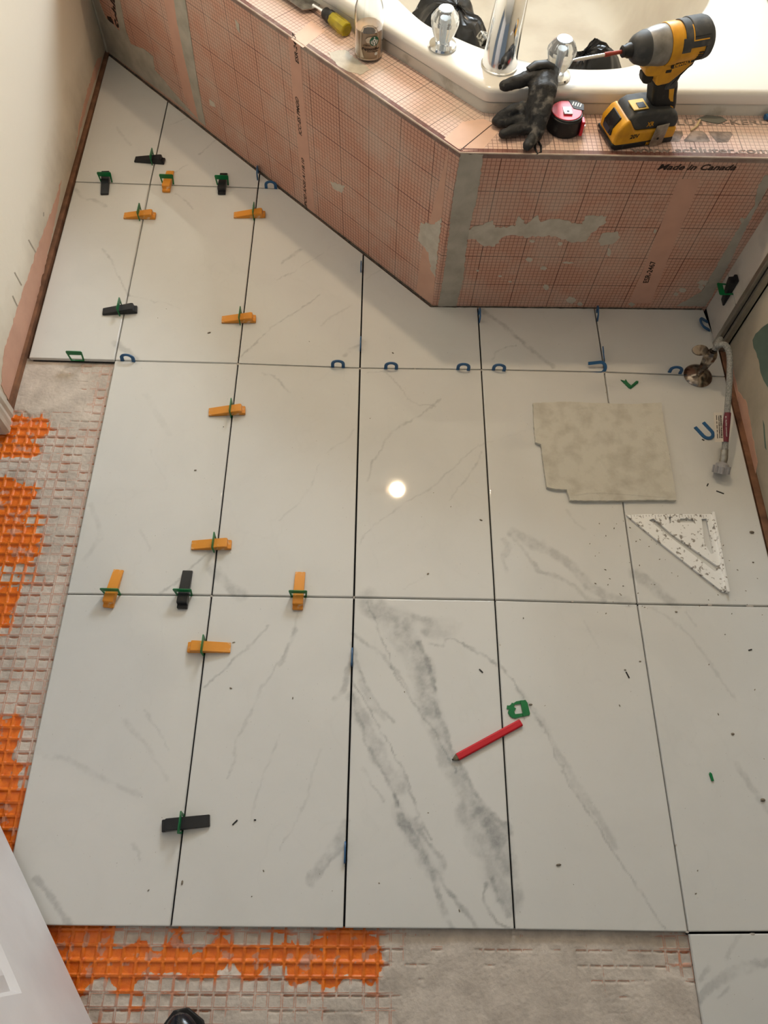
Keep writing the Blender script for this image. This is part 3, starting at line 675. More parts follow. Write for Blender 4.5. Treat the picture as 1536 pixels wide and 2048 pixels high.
# seam joint line over the mitre, worn edge strips
patch(FT2, [(920,300.4),(990,243.8),(990.8,244.8),(921,301.6)], INK, 'mitre_joint', deck, thick=.0002, amp=0, off=.0007)
MB().tube([tL+Vector((0,0,-.0005)), tE+Vector((0,0,-.0005)), tR+Vector((0,0,-.0005))], .0019, 8).obj('worn_edge', mat('worn_pale_edge', (206, 188, 172), .85, rgb2=(176, 150, 134), scale=40), None)
setpar(bpy.data.objects['worn_edge'], deck)
base_gap = []
rs = random.Random(4)
for a, b in ((bL, bE), (bE, bR)):
    for i in range(60):
        t0 = i/60; base_gap.append(a.lerp(b, t0)+Vector((rs.uniform(-.0015, .0005), rs.uniform(-.002, .0005), .0128)))
MB().tube(base_gap, [.0018+.0016*rs.random() for _ in base_gap], 6).obj('ragged_dark_bead', mat('dark_base_bead', (96, 88, 78), .95, rgb2=(50, 44, 40), scale=80), None)  # uneven dark bead drawn along the foot of the apron
setpar(bpy.data.objects['ragged_dark_bead'], deck)

# ---- walls
FWL = Frame((-.226, 0, 0), (0, 1, 0), (0, 0, 1)); FWR = Frame((1.552, 0, 0), (0, -1, 0), (0, 0, 1))
wl_mat = make_wall('cream_wall_left', (232, 224, 208), (206, 194, 174), .04, .16)
wr_mat = make_wall('plaster_wall_right', (200, 190, 172), (176, 166, 148), .02, .25, 3.0)
# left wall: y from 1.06 to the far end; doorway between y .35 and 1.0
wall_left = MB().box(-.36, -.226, 1.09, 3.1, .012, 2.45).box(-.36, -.226, .33, 1.09, 2.05, 2.45).box(-.36, -.226, -1.2, .33, .0, 2.45).obj('wall_left', wl_mat, smooth=False); tag(wall_left, kind='structure')
MB().box(-.250, -.2165, 1.09, 2.47, -.022, .006).obj('bottom_plate', WOOD_D, wall_left, smooth=False)
def wpatch(fr, uvp, m, name, par, seed, amp=.004, th=.001): return patch(fr, None, m, name, None, th, .012, amp, seed, uvpts=uvp)
def wall_px(fr, px, m, name, par, seed, amp=.003, th=.001, step=.01):
    o = patch(fr, px, m, name, None, th, step, amp, seed); o.parent = par; return o
wall_px(FWL, [(50,718),(32,790),(20,812),(2,770),(8,700),(40,600),(80,480),(110,400),(122,360),(114,420),(92,520),(68,620)], PINK, 'salmon_band', wall_left, 1)
wall_px(FWL, [(150,300),(165,240),(180,190),(200,130),(204,112),(194,120),(172,190),(160,240)], PINK, 'salmon_band', wall_left, 2)
for i, (a, b) in enumerate([((56,480),(78,515)),((28,545),(44,570)),((24,592),(36,612)),((86,425),(88,432))]):
    wall_px(FWL, [a, (a[0]+2, a[1]-1), b, (b[0]-2, b[1]+1)], mat('scuff', (176,166,150), .9) if i == 0 else bpy.data.materials['scuff'], 'scuff_mark', wall_left, 30+i, amp=.0005, th=.0004)
# grey bead in the corner between wall and deck
MB().tube([Vector((-.222, 2.462, 0)), Vector((-.220, 2.458, .12)), Vector((-.221, 2.459, .24)), Vector((-.219, 2.456, .488))], [.005,.006,.005,.006], 7).obj('corner_bead', MORTAR_D, wall_left)
# doorway casing
casing = empty('door_casing', (-.23, 1.05, 0)); casing['kind'] = 'structure'; casing.name = 'trim_1'
cm = mat('grubby_white_casing', (206, 200, 188), .5, rgb2=(180, 172, 158), scale=20)
prof = [(-.30, 1.015), (-.214, 1.015), (-.206, 1.022), (-.206, 1.034), (-.210, 1.038), (-.208, 1.048), (-.212, 1.060), (-.208, 1.068), (-.212, 1.086), (-.222, 1.092), (-.30, 1.092)]
mb = MB(); mb.prism([(x+.23, y-1.05) for x, y in prof], -.003, 2.05); mb.obj('casing_board', cm, casing, smooth=False)
# right wall
wall_right = MB().box(1.552, 1.66, -1.2, 1.326, .0, 2.45).box(1.545, 1.66, 1.326, 3.1, -.02, 2.45).obj('wall_right', wr_mat, smooth=False); tag(wall_right, kind='structure')
MB().box(1.537, 1.556, -.65, 1.332, -.0225, -.003).obj('bottom_plate', WOOD_D, wall_right, smooth=False)
wall_px(FWR, [(1448,700),(1460,705),(1468,745),(1476,780),(1477,812),(1468,795),(1455,745)], PINK, 'salmon_band', wall_right, 4, amp=.0015)
wall_px(FWR, [(1476,782),(1494,805),(1502,850),(1512,910),(1516,925),(1510,960),(1500,905),(1490,860),(1478,815)], PINK, 'salmon_band', wall_right, 5, amp=.0018)
wall_px(FWR, [(1512,668),(1524,656),(1545,640),(1560,780),(1548,850),(1540,780),(1534,770),(1528,760),(1522,745),(1518,720),(1508,696),(1506,680)], TEAL, 'bare_board_patch', wall_right, 6, amp=.003)
wall_px(FWR, [(1526,840),(1529,850),(1533,900),(1530,895)], TEAL, 'bare_board_patch', wall_right, 7, amp=.0005, th=.0005)
tface = mat('wall_tile_glaze', (205, 200, 192), .16, rgb2=(180, 176, 170), thr=(.5, .7), scale=9)
TM = Matrix.Identity(4)
for z0, z1 in ((.003, .1335), (.1365, .74)):
    MB().box(1.5235, 1.545, 1.354, 1.4655, z0, z1).obj('wall_tile', tface, wall_right, smooth=False, bevel=.0008)
MB().box(1.520, 1.546, 1.338, 1.3525, .0, .74).box(1.531, 1.550, 1.326, 1.3362, .0, .74).obj('edge_trim', TRIM, wall_right, smooth=False, bevel=.0006)
MB().box(1.530, 1.5515, 1.3362, 1.3382, .0, .74).obj('edge_trim_gap', DARK, wall_right, smooth=False)
# far wall with its window, ceiling
wb = MB().box(-.36, 1.66, 3.1, 3.2, 0, 1.12).box(-.36, 1.66, 3.1, 3.2, 1.92, 2.45).box(-.36, .74, 3.1, 3.2, 1.12, 1.92).box(1.52, 1.66, 3.1, 3.2, 1.12, 1.92)
wall_back = wb.obj('wall_back', wr_mat, smooth=False); tag(wall_back, kind='structure')
ceiling = MB().box(-.36, 1.66, -1.2, 3.2, 2.45, 2.5).obj('ceiling', CEIL, smooth=False); tag(ceiling, kind='structure')
wf = MB().box(.74, 1.52, 3.1, 3.16, 1.12, 1.16).box(.74, 1.52, 3.1, 3.16, 1.88, 1.92).box(.74, .78, 3.1, 3.16, 1.16, 1.88).box(1.48, 1.52, 3.1, 3.16, 1.16, 1.88)
window = wf.obj('window_1', WHITEP, smooth=False); tag(window, kind='structure')
MB().box(.78, 1.48, 3.125, 3.13, 1.16, 1.88).obj('pane', GLASS, window, smooth=False)

# ---- open door leaf at the lower left
dA = G(0, 1650, .012); dB = G(185, 2048, .012)
dd = (dB-dA); dd.z = 0; dd.normalize()
dn_ = Vector((dd.y, -dd.x, 0))      # facing the room
if dn_.x < 0: dn_ = -dn_
hinge = dA-dd*.30
FD = Frame(hinge, dd, (0, 0, 1))
if FD.N.dot(dn_) < 0: pass
s_ = 1 if FD.N.dot(dn_) > 0 else -1
door = empty('door_1', hinge); door['kind'] = 'structure'
def dbox(u0, u1, v0, v1, n0, n1):
    mb = MB(); mb.box(u0, u1, v0, v1, n0*s_ if s_ > 0 else n1*s_, n1*s_ if s_ > 0 else n0*s_, FD.mat(0, 0)); return mb
WD = .86
def uvd(px, py): return FD.uv(px, py)
pu, pv = uvd(44, 1986)      # panel's lower right corner
leaf = MB()
# leaf built of stiles and rails around recessed panels
x0p, x1p = pu-.34, pu
leaf.v += dbox(0, x0p, 0, 2.0, -.035, 0).v; leaf.f += dbox(0, x0p, 0, 2.0, -.035, 0).f
for a in ((x1p, WD, 0, 2.0), (x0p, x1p, 0, pv), (x0p, x1p, pv+.62, pv+.76), (x0p, x1p, pv+1.5, 2.0)):
    b = dbox(*a, -.035, 0); leaf.add(b.v, b.f)
o = leaf.obj('door_leaf', WHITEP, None, smooth=False); setpar(o, door)
for (v0, v1) in ((pv, pv+.62), (pv+.76, pv+1.5)):
    b = dbox(x0p, x1p, v0, v1, -.028, -.010)
    pn = MB().add(b.v, b.f)
    m1 = FD.mat(0, 0)
    o1, i1 = .0, .045
    def V3(u, v, n): return m1@Vector((u, v, n*s_))
    A = [V3(x0p, v0, 0), V3(x1p, v0, 0), V3(x1p, v1, 0), V3(x0p, v1, 0)]
    B = [V3(x0p+.010, v0+.010, -.009), V3(x1p-.010, v0+.010, -.009), V3(x1p-.010, v1-.010, -.009), V3(x0p+.010, v1-.010, -.009)]
    D_ = [V3(x0p+.030, v0+.030, -.002), V3(x1p-.030, v0+.030, -.002), V3(x1p-.030, v1-.030, -.002), V3(x0p+.030, v1-.030, -.002)]
    vv = A+B+D_; ff = [(i, (i+1)%4, 4+(i+1)%4, 4+i) for i in range(4)]+[(4+i, 4+(i+1)%4, 8+(i+1)%4, 8+i) for i in range(4)]+[(8, 9, 10, 11)]
    pn.add(vv, ff); q = pn.obj('door_panel', WHITEP, None, smooth=False); setpar(q, door)

# ================================================================ BATHTUB
def rounded(poly, rads, n=10):
    out = []; N_ = len(poly)
    for i in range(N_):
        p = Vector(poly[i]); a = Vector(poly[i-1]); b = Vector(poly[(i+1)%N_]); r = rads[i]
        d1 = (a-p).normalized(); d2 = (b-p).normalized(); ang = d1.angle(d2); t = min(r/math.tan(ang/2), (a-p).length*.45, (b-p).length*.45)
        p1 = p+d1*t; p2 = p+d2*t
        for k in range(n+1):
            s = k/n; out.append(((1-s)**2)*p1+2*s*(1-s)*p+s*s*p2)
    return out
outer = rounded([(.861, 1.541), (1.535, 1.572), (1.535, 3.09), (-.215, 3.09), (-.215, 2.575)], [.035, .01, .02, .02, .03])
opening = [(.42,2.27),(.535,2.06),(.634,1.921),(.73,1.774),(.80,1.722),(.863,1.683),(.958,1.644),(1.031,1.627),(1.126,1.631),(1.198,1.658),(1.275,1.728),(1.36,1.837),(1.418,1.96),(1.45,2.2),(1.42,2.6),(1.25,2.85),(.9,2.93),(.55,2.90),(.35,2.72),(.34,2.45)]
opening = [tuple(p) for p in smooth_path([(*p, 0) for p in opening+[opening[0]]], 8)]
Cc = np.array([.98, 2.28]); NA = 420
def radial(poly):
    P_ = np.array([(p[0], p[1]) for p in poly]); out = []
    for k in range(NA):
        a = 2*PI*k/NA; d = np.array([math.cos(a), math.sin(a)]); best = None
        for i in range(len(P_)):
            p = P_[i]-Cc; q = P_[(i+1)%len(P_)]-Cc; e = q-p
            den = d[0]*(-e[1])+d[1]*e[0]
            if abs(den) < 1e-12: continue
            t = (p[0]*(-e[1])+p[1]*e[0])/den; s = (d[0]*p[1]-d[1]*p[0])/den
            if -1e-6 <= s <= 1+1e-6 and t > 0: best = t if best is None or t > best else best
        out.append(best)
    return np.array(out)
Ro = radial(outer); Ri = radial(opening)
ZR = .545
dirs = np.array([(math.cos(2*PI*k/NA), math.sin(2*PI*k/NA)) for k in range(NA)])
def ring(R, z): return [(Cc[0]+dirs[k][0]*R[k], Cc[1]+dirs[k][1]*R[k], z) for k in range(NA)]
def ringmesh(rings, cap=False):
    v = []; f = []
    for r in rings: v += r
    for i in range(len(rings)-1):
        for k in range(NA):
            k2 = (k+1)%NA; f.append((i*NA+k, i*NA+k2, (i+1)*NA+k2, (i+1)*NA+k))
    if cap: f.append(tuple((len(rings)-1)*NA+k for k in range(NA)))
    return mesh(v, f)
tub = empty('bathtub', (.98, 2.28, .0)); tag(tub, 'white acrylic corner bathtub with rounded rim behind the salmon deck', 'bathtub')
rim = link('rim', ringmesh([ring(Ro-.002, ZR-.030), ring(Ro+.000, ZR-.026), ring(Ro, ZR-.010), ring(Ro-.002, ZR-.004), ring(Ro-.006, ZR-.001), ring(Ro-.012, ZR+.0005), ring(Ro*.5+Ri*.5, ZR+.001), ring(Ri+.012, ZR+.0005), ring(Ri+.005, ZR-.001), ring(Ri, ZR-.005), ring(Ri-.004, ZR-.014)]), ACRYL, None, angle=60); setpar(rim, tub)
skirt = link('skirt', ringmesh([ring(Ro-.004, H-.02), ring(Ro-.003, ZR-.033), ring(Ro-.008, ZR-.029)]), ACRYL_SIDE, None, angle=50); setpar(skirt, tub)
bas = [ring(Ri-.004, ZR-.014)]
for t, z in ((.03, .46), (.06, .36), (.10, .26), (.15, .19), (.22, .155), (.34, .145)): bas.append(ring(Ri*(1-t)-.004, z))
bas.append(ring(Ri*.02, .14))
basin = link('basin', ringmesh(bas, True), BASIN, None, angle=60); setpar(basin, tub)

# faucet
fb = Vector((.8905, 1.6235, ZR+.001))
fau = empty('tub_faucet', fb); tag(fau, 'polished chrome tub spout rising from the rim between the two crystal knobs', 'faucet')
sp_path = smooth_path([(0,0,0),(.000,.002,.03),(.002,.010,.062),(.008,.036,.100),(.018,.085,.132),(.030,.14,.148),(.042,.20,.146),(.050,.245,.128)], 6)
nsp = len(sp_path)
rad = np.interp(np.linspace(0, 1, nsp), [0, .12, .35, .7, 1], [.0375, .0355, .034, .031, .027])
MB().tube(sp_path, list(rad), 40).obj('spout', CHROME, fau, angle=80)
MB().lathe([(.039, 0), (.0395, .003), (.037, .0045)], 40).obj('base_ring', CHROME, fau)
MB().lathe([(.0042, 0), (.0042, .0012)], 16, Matrix.Translation((-.004, -.0366, .018))@Matrix.Rotation(PI/2, 4, 'X')).obj('set_screw_hole', BLK, fau)
# knobs
def knob(px, py, lab):
    b = G(px, py, ZR+.001)
    k = empty('faucet_knob', b); tag(k, lab, 'knob', None)
    MB().lathe([(.0305, 0), (.031, .002), (.029, .006), (.020, .0095), (.012, .011)], 40).obj('escutcheon', CHROME, k)
    MB().lathe([(.0055, .008), (.0055, .045), (.009, .050), (.009, .058)], 16).obj('stem', bpy.data.materials.get('pale_cap') or mat('pale_cap', (214, 224, 230), .2), k)
    prof = [(.0165, .012), (.018, .016), (.023, .026), (.0275, .040), (.0305, .052), (.030, .060), (.0255, .068), (.0175, .076), (.0165, .078)]
    mb = MB(); seg = 24; v = []; f = []
    for r, z in prof:
        for j in range(seg):
            a = 2*PI*j/seg; q = r*(1.0 if j % 2 else .955); v.append((q*math.cos(a), q*math.sin(a), z))
    for i in range(len(prof)-1):
        for j in range(seg): f.append((i*seg+j, i*seg+(j+1)%seg, (i+1)*seg+(j+1)%seg, (i+1)*seg+j))
    f.append(tuple(range(seg))[::-1]); f.append(tuple((len(prof)-1)*seg+j for j in range(seg)))
    mb.add(v, f); mb.obj('crystal', CRYSTAL, k, smooth=False)
    MB().lathe([(.0155, .0782), (.0155, .0795), (.001, .080)], 24).obj('index_cap', mat('pale_cap', (214, 224, 230), .2) if 'pale_cap' not in bpy.data.materials else bpy.data.materials['pale_cap'], k)
knob(885, 92, 'clear faceted crystal faucet knob left of the chrome spout, beside the coffee bottle')
knob(1112, 152, 'clear faceted crystal faucet knob right of the spout with the black glove against it')

# black bin bags in the basin
def bag(name, pts, h, label, seed, base=.15):
    """crumpled plastic heap over a footprint polygon"""
    poly = [Vector(p) for p in pts]; cx = sum(p.x for p in poly)/len(poly); cy = sum(p.y for p in poly)/len(poly)
    rings_ = []; n = 72; rs = random.Random(seed)
    PP = [(p.x, p.y) for p in poly]
    def rad_(a):
        d = (math.cos(a), math.sin(a)); best = .02
        for i in range(len(PP)):
            p = (PP[i][0]-cx, PP[i][1]-cy); q = (PP[(i+1)%len(PP)][0]-cx, PP[(i+1)%len(PP)][1]-cy); e = (q[0]-p[0], q[1]-p[1])
            den = d[0]*(-e[1])+d[1]*e[0]
            if abs(den) < 1e-12: continue
            t = (p[0]*(-e[1])+p[1]*e[0])/den; s = (d[0]*p[1]-d[1]*p[0])/den
            if 0 <= s <= 1 and t > best: best = t
        return best
    R_ = [rad_(2*PI*k/n) for k in range(n)]
    v = []; f = []; M_ = 16
    for i in range(M_+1):
        t = i/M_
        for k in range(n):
            a = 2*PI*k/n; r = R_[k]*(1-t**1.6)
            z = base+h*math.sin(min(1, t*1.25)*PI/2)
            x = cx+r*math.cos(a); y = cy+r*math.sin(a)
            fold = abs(float(fbm(np.array([x*11.0+seed]), np.array([y*11.0]), seed, 2)[0])-.5)*2
            fold2 = abs(float(fbm(np.array([a*5.0+seed]), np.array([t*3.0]), seed+5, 3)[0])-.5)*2
            z += h*(-.16*fold)+.010*fold2*(t > 0)
            rr = r*(1+.12*(fold2-.3))
            v.append((cx+rr*math.cos(a), cy+rr*math.sin(a), z if t > 0 else base))
    for i in range(M_):
        for k in range(n): f.append((i*n+k, i*n+(k+1)%n, (i+1)*n+(k+1)%n, (i+1)*n+k))
    f.append(tuple(M_*n+k for k in range(n)))
    o = link(name, mesh(v, f), BAG, None, smooth=True, angle=25); tag(o, label, 'bag'); return o
bag('bin_bag', [(.70,1.96),(.80,1.84),(.90,1.80),(.93,1.86),(.935,1.98),(.88,2.12),(.78,2.13),(.66,2.08)], .315, 'large crumpled black plastic bag in the tub behind the left crystal knob', 3)
bag('bin_bag', [(.95,1.76),(1.05,1.71),(1.20,1.72),(1.27,1.79),(1.20,1.84),(1.08,1.80),(1.0,1.83)], .36, 'low black plastic bag in the tub showing behind the right knob and drill bit', 9)
o = MB().box(-.018, .018, -.014, .014, 0, .02).obj('tape_roll', mat('silver_foil', (190,188,182), .25, metal=.9, rgb2=(90,88,84), thr=(.45,.55), scale=120), smooth=False, bevel=.003)
o.location = G(966, 86, .47); o.rotation_euler = (.3, .4, .5)
o.name = 'foil_wad'; tag(o, 'small crumpled silver foil scrap in the tub beside the chrome spout', 'foil')

# ================================================================ TOOLS ON THE DECK
# ---- coffee bottle
bt = empty('glass_bottle', G(737, 110, H+.0005)); tag(bt, 'clear glass bottle half full of milky coffee drink on the deck', 'bottle')
pr = [(.026, 0), (.0305, .004), (.0315, .010), (.0315, .085), (.0305, .105), (.024, .128), (.0175, .142), (.0165, .152), (.0185, .154), (.0185, .160)]
inn = [(max(r-.0025, .001), z+.0015) for r, z in pr][:-1]
mb = MB(); mb.lathe(pr, 40, cap=False)
me_v = pr+[(.016, .160)]+[(r, z) for r, z in inn[::-1]]
mb = MB(); mb.lathe([(.001, 0)]+me_v+[(.001, .003)], 40, cap=False); mb.obj('glass_body', GLASS, bt, angle=50)
lq = [(.001, .0032)]+[(r-.0001, z) for r, z in inn if z < .064]+[(.0289, .064), (.001, .064)]
lq = [(.001,.0034),(.0245,.0036),(.0284,.0065),(.0289,.012),(.0289,.066),(.001,.066)]
MB().lathe(lq, 40, cap=False).obj('coffee', COFFEE, bt)
# printed label curved over the front of the bottle
def wrap(pts, r, ang0, z0):
    return [(r*math.cos(ang0+x/r), r*math.sin(ang0+x/r), z0+y) for x, y in pts]
fa = math.atan2(CAM[1]-bt.location.y, CAM[0]-bt.location.x)
def curved(me, r, ang0, z0):
    for v in me.vertices:
        x, y, z = v.co; rr = r+z; v.co = (rr*math.cos(ang0+x/r), rr*math.sin(ang0+x/r), z0+y)
    me.update(); return me
def disc_loop(cx, cy, r, n=28, a0=0, sx=1): return [(cx+r*sx*math.cos(a0+2*PI*i/n), cy+r*math.sin(a0+2*PI*i/n)) for i in range(n)]
def fine_plate(loops, th=.0002, cuts=2):
    me = plate_mesh(loops, th); bm = bmesh.new(); bm.from_mesh(me)
    bmesh.ops.triangulate(bm, faces=bm.faces[:]); 
    for _ in range(cuts): bmesh.ops.subdivide_edges(bm, edges=[e for e in bm.edges if e.calc_length() > .004], cuts=1, use_grid_fill=False)
    bmesh.ops.triangulate(bm, faces=[f for f in bm.faces if len(f.verts) > 3]); bm.to_mesh(me); bm.free(); return me
arch = [(-.019, .0), (.022, .0), (.022, .055), (.018, .068), (.008, .076), (-.003, .077), (-.013, .072), (-.019, .058)]
ringl = arch
inner_arch = [(-.0175, .0015), (.0205, .0015), (.0205, .054), (.017, .066), (.0075, .0735), (-.003, .0745), (-.012, .070), (-.0175, .057)]
link('label_outline', curved(fine_plate([ringl, inner_arch[::-1]]), .0317, fa, .008), LABEL_T, bt, smooth=False)
pale = [(-.014, .058), (.014, .058), (.013, .067), (.007, .0725), (-.003, .0735), (-.011, .069)]
link('label_print', curved(fine_plate([pale]), .0317, fa, .008), mat('grey_bottle_print', (168, 166, 158), .5), bt, smooth=False)
sw = [(-.017, .004), (-.010, .004), (-.015, .018), (-.017, .024)]
link('label_print', curved(fine_plate([sw]), .0317, fa, .008), LABEL_T, bt, smooth=False)
sw2 = [(-.004, .038), (.008, .038), (.004, .044), (.006, .052), (-.002, .050), (-.007, .045)]
link('label_print', curved(fine_plate([sw2]), .0317, fa, .008), LABEL_T, bt, smooth=False)
link('logo_disc', curved(fine_plate([disc_loop(.0125, .0415, .0105)], .0003), .0318, fa, .008), LOGOG, bt, smooth=False)
wh = [[(.0125+.0035*math.cos(a), .0425+.0045*math.sin(a)) for a in [2*PI*i/14 for i in range(14)]], [(.0125+.0015*math.cos(a), .0425+.002*math.sin(a)) for a in [-2*PI*i/10 for i in range(10)]]]
star = [(.0125+(.0022 if i % 2 == 0 else .0009)*math.sin(i*PI/5), .0492+(.0022 if i % 2 == 0 else .0009)*math.cos(i*PI/5)) for i in range(10)]
link('logo_figure', curved(fine_plate(wh, .0003), .0322, fa, .008), WHITE_PR, bt, smooth=False)
link('logo_figure', curved(fine_plate([star], .0003), .0322, fa, .008), WHITE_PR, bt, smooth=False)
for sx in (-1, 1):
    for j in range(3):
        c0 = .0125+sx*(.0048+.0014*j)
        w_ = [(c0, .0445-.001*j), (c0+sx*.0007, .0445-.001*j), (c0+sx*.0010-sx*.0015, .0345+.0012*j), (c0-sx*.0015, .0345+.0012*j)]
        link('logo_figure', curved(fine_plate([w_], .0003, 0), .0322, fa, .008), WHITE_PR, bt, smooth=False)
body_ = [(.0125-.0012, .0385), (.0125+.0012, .0385), (.0125+.002, .0325), (.0125-.002, .0325)]
link('logo_figure', curved(fine_plate([body_], .0003, 0), .0322, fa, .008), WHITE_PR, bt, smooth=False)
tm = text_mesh('frappuccino', .0085, .0002, .35); tm.transform(Matrix.Translation((-.016, .022, 0))); link('label_lettering', curved(tm, .0319, fa, .008), INK, bt, smooth=False)
tm = text_mesh('STARBUCKS', .003, .0001, 0); tm.transform(Matrix.Translation((-.012, .031, 0))); link('label_lettering', curved(tm, .0319, fa, .008), INK, bt, smooth=False)
tm = text_mesh('Chilled Coffee Drink', .0032, .00005, 0); tm.transform(Matrix.Translation((-.004, .018, 0))); link('label_lettering', curved(tm, .0319, fa, .008), INK, bt, smooth=False)
for j in range(5):
    tm = text_mesh('NUTRITION FACTS 281 mL'[:22-2*(j % 3)], .0028, 0, 0); tm.transform(Matrix.Translation((-.012, .069-.0028*j, 0))); link('label_lettering', curved(tm, .0319, fa, .008), INK, bt, smooth=False)
link('label_print', curved(fine_plate([disc_loop(.017, .013, .0035, 14)], .0003), .0318, fa, .008), WHITE_PR, bt, smooth=False)

# ---- putty knife with clear yellow handle
ka = G(694, 60, H+.0165); kb = G(580, -30, H+.0165)
ax = (kb-ka).normalized()
kn = empty('putty_knife', (ka.x, ka.y, H)); kn.rotation_euler = (0, 0, math.atan2(ax.y, ax.x)); tag(kn, 'putty knife with see-through yellow handle and black ferrule left of the coffee bottle', 'putty knife')
RX = Matrix.Rotation(PI/2, 4, 'Y')
hx = [(.0135, 0), (.0155, .002), (.0160, .020), (.0150, .030), (.0150, .052), (.0135, .056)]
mb = MB(); seg = 8
m_ = Matrix.Translation((0, 0, .0165))@RX
mb.lathe(hx, 8, m_); mb.obj('handle', YCLEAR, kn, smooth=False, bevel=.0008)
MB().lathe([(.009, -.0003), (.009, .012), (.001, .013)], 16, Matrix.Translation((0,0,.0165))@RX).obj('hang_hole', mat('dark_yellow', (150, 132, 20), .3), kn)
MB().lathe([(.006, .03), (.0065, .055)], 12, Matrix.Translation((0,0,.0165))@RX).obj('tang', STEEL, kn)
MB().lathe([(.0125, .052), (.0145, .055), (.0145, .064), (.012, .066), (.0125, .080), (.010, .083)], 20, Matrix.Translation((0,0,.0165))@RX).obj('ferrule', BLK, kn)
MB().tube([(.08, 0, .0165), (.105, 0, .0145), (.125, 0, .012)], [.0055, .0045, .005], 12).obj('shank', CHROME, kn)
MB().prism([(.118, -.008), (.128, -.030), (.24, -.038), (.24, .038), (.128, .030), (.118, .008)], .010, .0118).obj('blade', STEEL, kn, smooth=False)

# ---- glove: capsules merged with a voxel remesh
def blob_obj(name, chains, voxel, material, parent=None, smooth_it=6):
    mb = MB()
    for path, rad in chains:
        pth = [Vector(p) for p in path]; rr = list(rad)
        # rounded ends
        d0 = (pth[0]-pth[1]).normalized(); d1 = (pth[-1]-pth[-2]).normalized()
        P_ = [pth[0]+d0*rr[0]*.95, pth[0]+d0*rr[0]*.6]+pth+[pth[-1]+d1*rr[-1]*.6, pth[-1]+d1*rr[-1]*.95]
        R_ = [rr[0]*.25, rr[0]*.78]+rr+[rr[-1]*.78, rr[-1]*.25]
        mb.tube(P_, R_, 14)
    o = mb.obj(name, material, parent, smooth=True)
    r = o.modifiers.new('remesh', 'REMESH'); r.mode = 'VOXEL'; r.voxel_size = voxel; r.use_smooth_shade = True
    s = o.modifiers.new('smooth', 'SMOOTH'); s.iterations = smooth_it; s.factor = .5
    t = bpy.data.textures.new('crease', 'CLOUDS'); t.noise_scale = .012
    dm = o.modifiers.new('crease', 'DISPLACE'); dm.texture = t; dm.strength = .0035; dm.mid_level = .5; dm.texture_coords = 'LOCAL'
    return o
zz = lambda px, py, z: tuple(G(px, py, z))
gl = blob_obj('glove', [
    ([zz(1098,150,.572), zz(1060,155,.572), zz(1030,165,.566), zz(1008,172,.560)], [.016,.015,.0135,.011]),           # thumb
    ([zz(1088,142,.572), zz(1086,180,.566), zz(1078,225,.535), zz(1070,250,.515)], [.018,.021,.020,.016]),
    ([zz(1104,138,.570), zz(1100,180,.566), zz(1086,225,.540), zz(1076,265,.512)], [.014,.015,.016,.013]),
    ([zz(1072,145,.572), zz(1072,185,.560), zz(1068,215,.535), zz(1062,240,.515)], [.014,.016,.017,.014]),
    ([zz(1066,225,.526), zz(1046,214,.528), zz(1022,222,.520), zz(1002,234,.508), zz(992,242,.501)], [.013,.0125,.012,.0115,.010]),  # index
    ([zz(1062,240,.512), zz(1036,240,.508), zz(1012,244,.503), zz(1000,246,.501)], [.0125,.012,.0115,.010]),  # middle
    ([zz(1068,256,.508), zz(1042,258,.504), zz(1020,264,.502), zz(1006,268,.500)], [.0125,.0125,.012,.010]),  # ring
    ([zz(1074,268,.506), zz(1064,280,.503), zz(1054,292,.500)], [.0125,.0125,.0105]),                          # little
    ], .0022, RUBBER)
tag(gl, 'dusty black rubber work glove draped over the tub rim, fingers on the deck', 'glove')
cf = MB().tube([zz(1056,140,.585), zz(1072,131,.590), zz(1092,129,.590), zz(1108,135,.586)], [.008,.011,.011,.008], 12, flat=.7).obj('cuff', BLK, gl)
lp = MB().tube([zz(1072,282,.492), zz(1070,296,.490), zz(1075,308,.4885)]+[zz(1082,304,.4885), zz(1082,292,.490), zz(1077,283,.492)], .0022, 8).obj('wrist_loop', BLK, gl)

# ---- tape measure
tp = empty('tape_measure', (1.0290, 1.506, H+.0005)); tag(tp, 'red and black tape measure lying on its side between glove and impact driver', 'tape measure')
def dshape(r, n=40, flat=.86):
    out = []
    for i in range(n):
        a = 2*PI*i/n; x = r*math.cos(a); y = r*math.sin(a)
        if a < PI/2 or a > 3*PI/2: x = min(x, r*.92)
        out.append((x, y))
    return out
MB().prism(dshape(.0365), 0, .036).obj('rubber_case', BLK, tp, bevel=.003)
MB().prism([(x*.95, y*.95) for x, y in dshape(.0355)], .034, .0395).obj('top_rim', DGREY, tp, bevel=.0015)
MB().prism(disc_loop(-.002, .000, .0315, 40), .037, .0408).obj('red_face', TAPERED, tp, bevel=.0012)
MB().box(.0285, .0350, -.030, -.012, .004, .036).box(.0300, .0355, -.028, .018, .003, .030).obj('red_side', TAPERED, tp, smooth=False, bevel=.001)
MB().prism([(.012, .006), (.034, .000), (.036, .020), (.022, .032), (.004, .034)], .0398, .0418).obj('grip_pad', DGREY, tp, smooth=False, bevel=.001)
for i in range(4):
    MB().box(-.0012, .0012, -.006, .006, .0418, .0424, Matrix.Translation((.013+.005*i, .021-.0018*i, 0))@Matrix.Rotation(-.35, 4, 'Z')).obj('hash_mark', WHITE_PR, tp, smooth=False)
MB().box(-.010, .008, -.014, .010, .0405, .0418).box(-.010, .008, -.016, -.0145, .034, .044).box(-.0095, .0075, -.015, -.004, .0425, .0445).obj('belt_clip', STEEL, tp, smooth=False, bevel=.0008)
MB().lathe([(.003, .0445), (.003, .0450)], 14, Matrix.Translation((-.001, -.008, 0))).obj('clip_hole', BLK, tp)
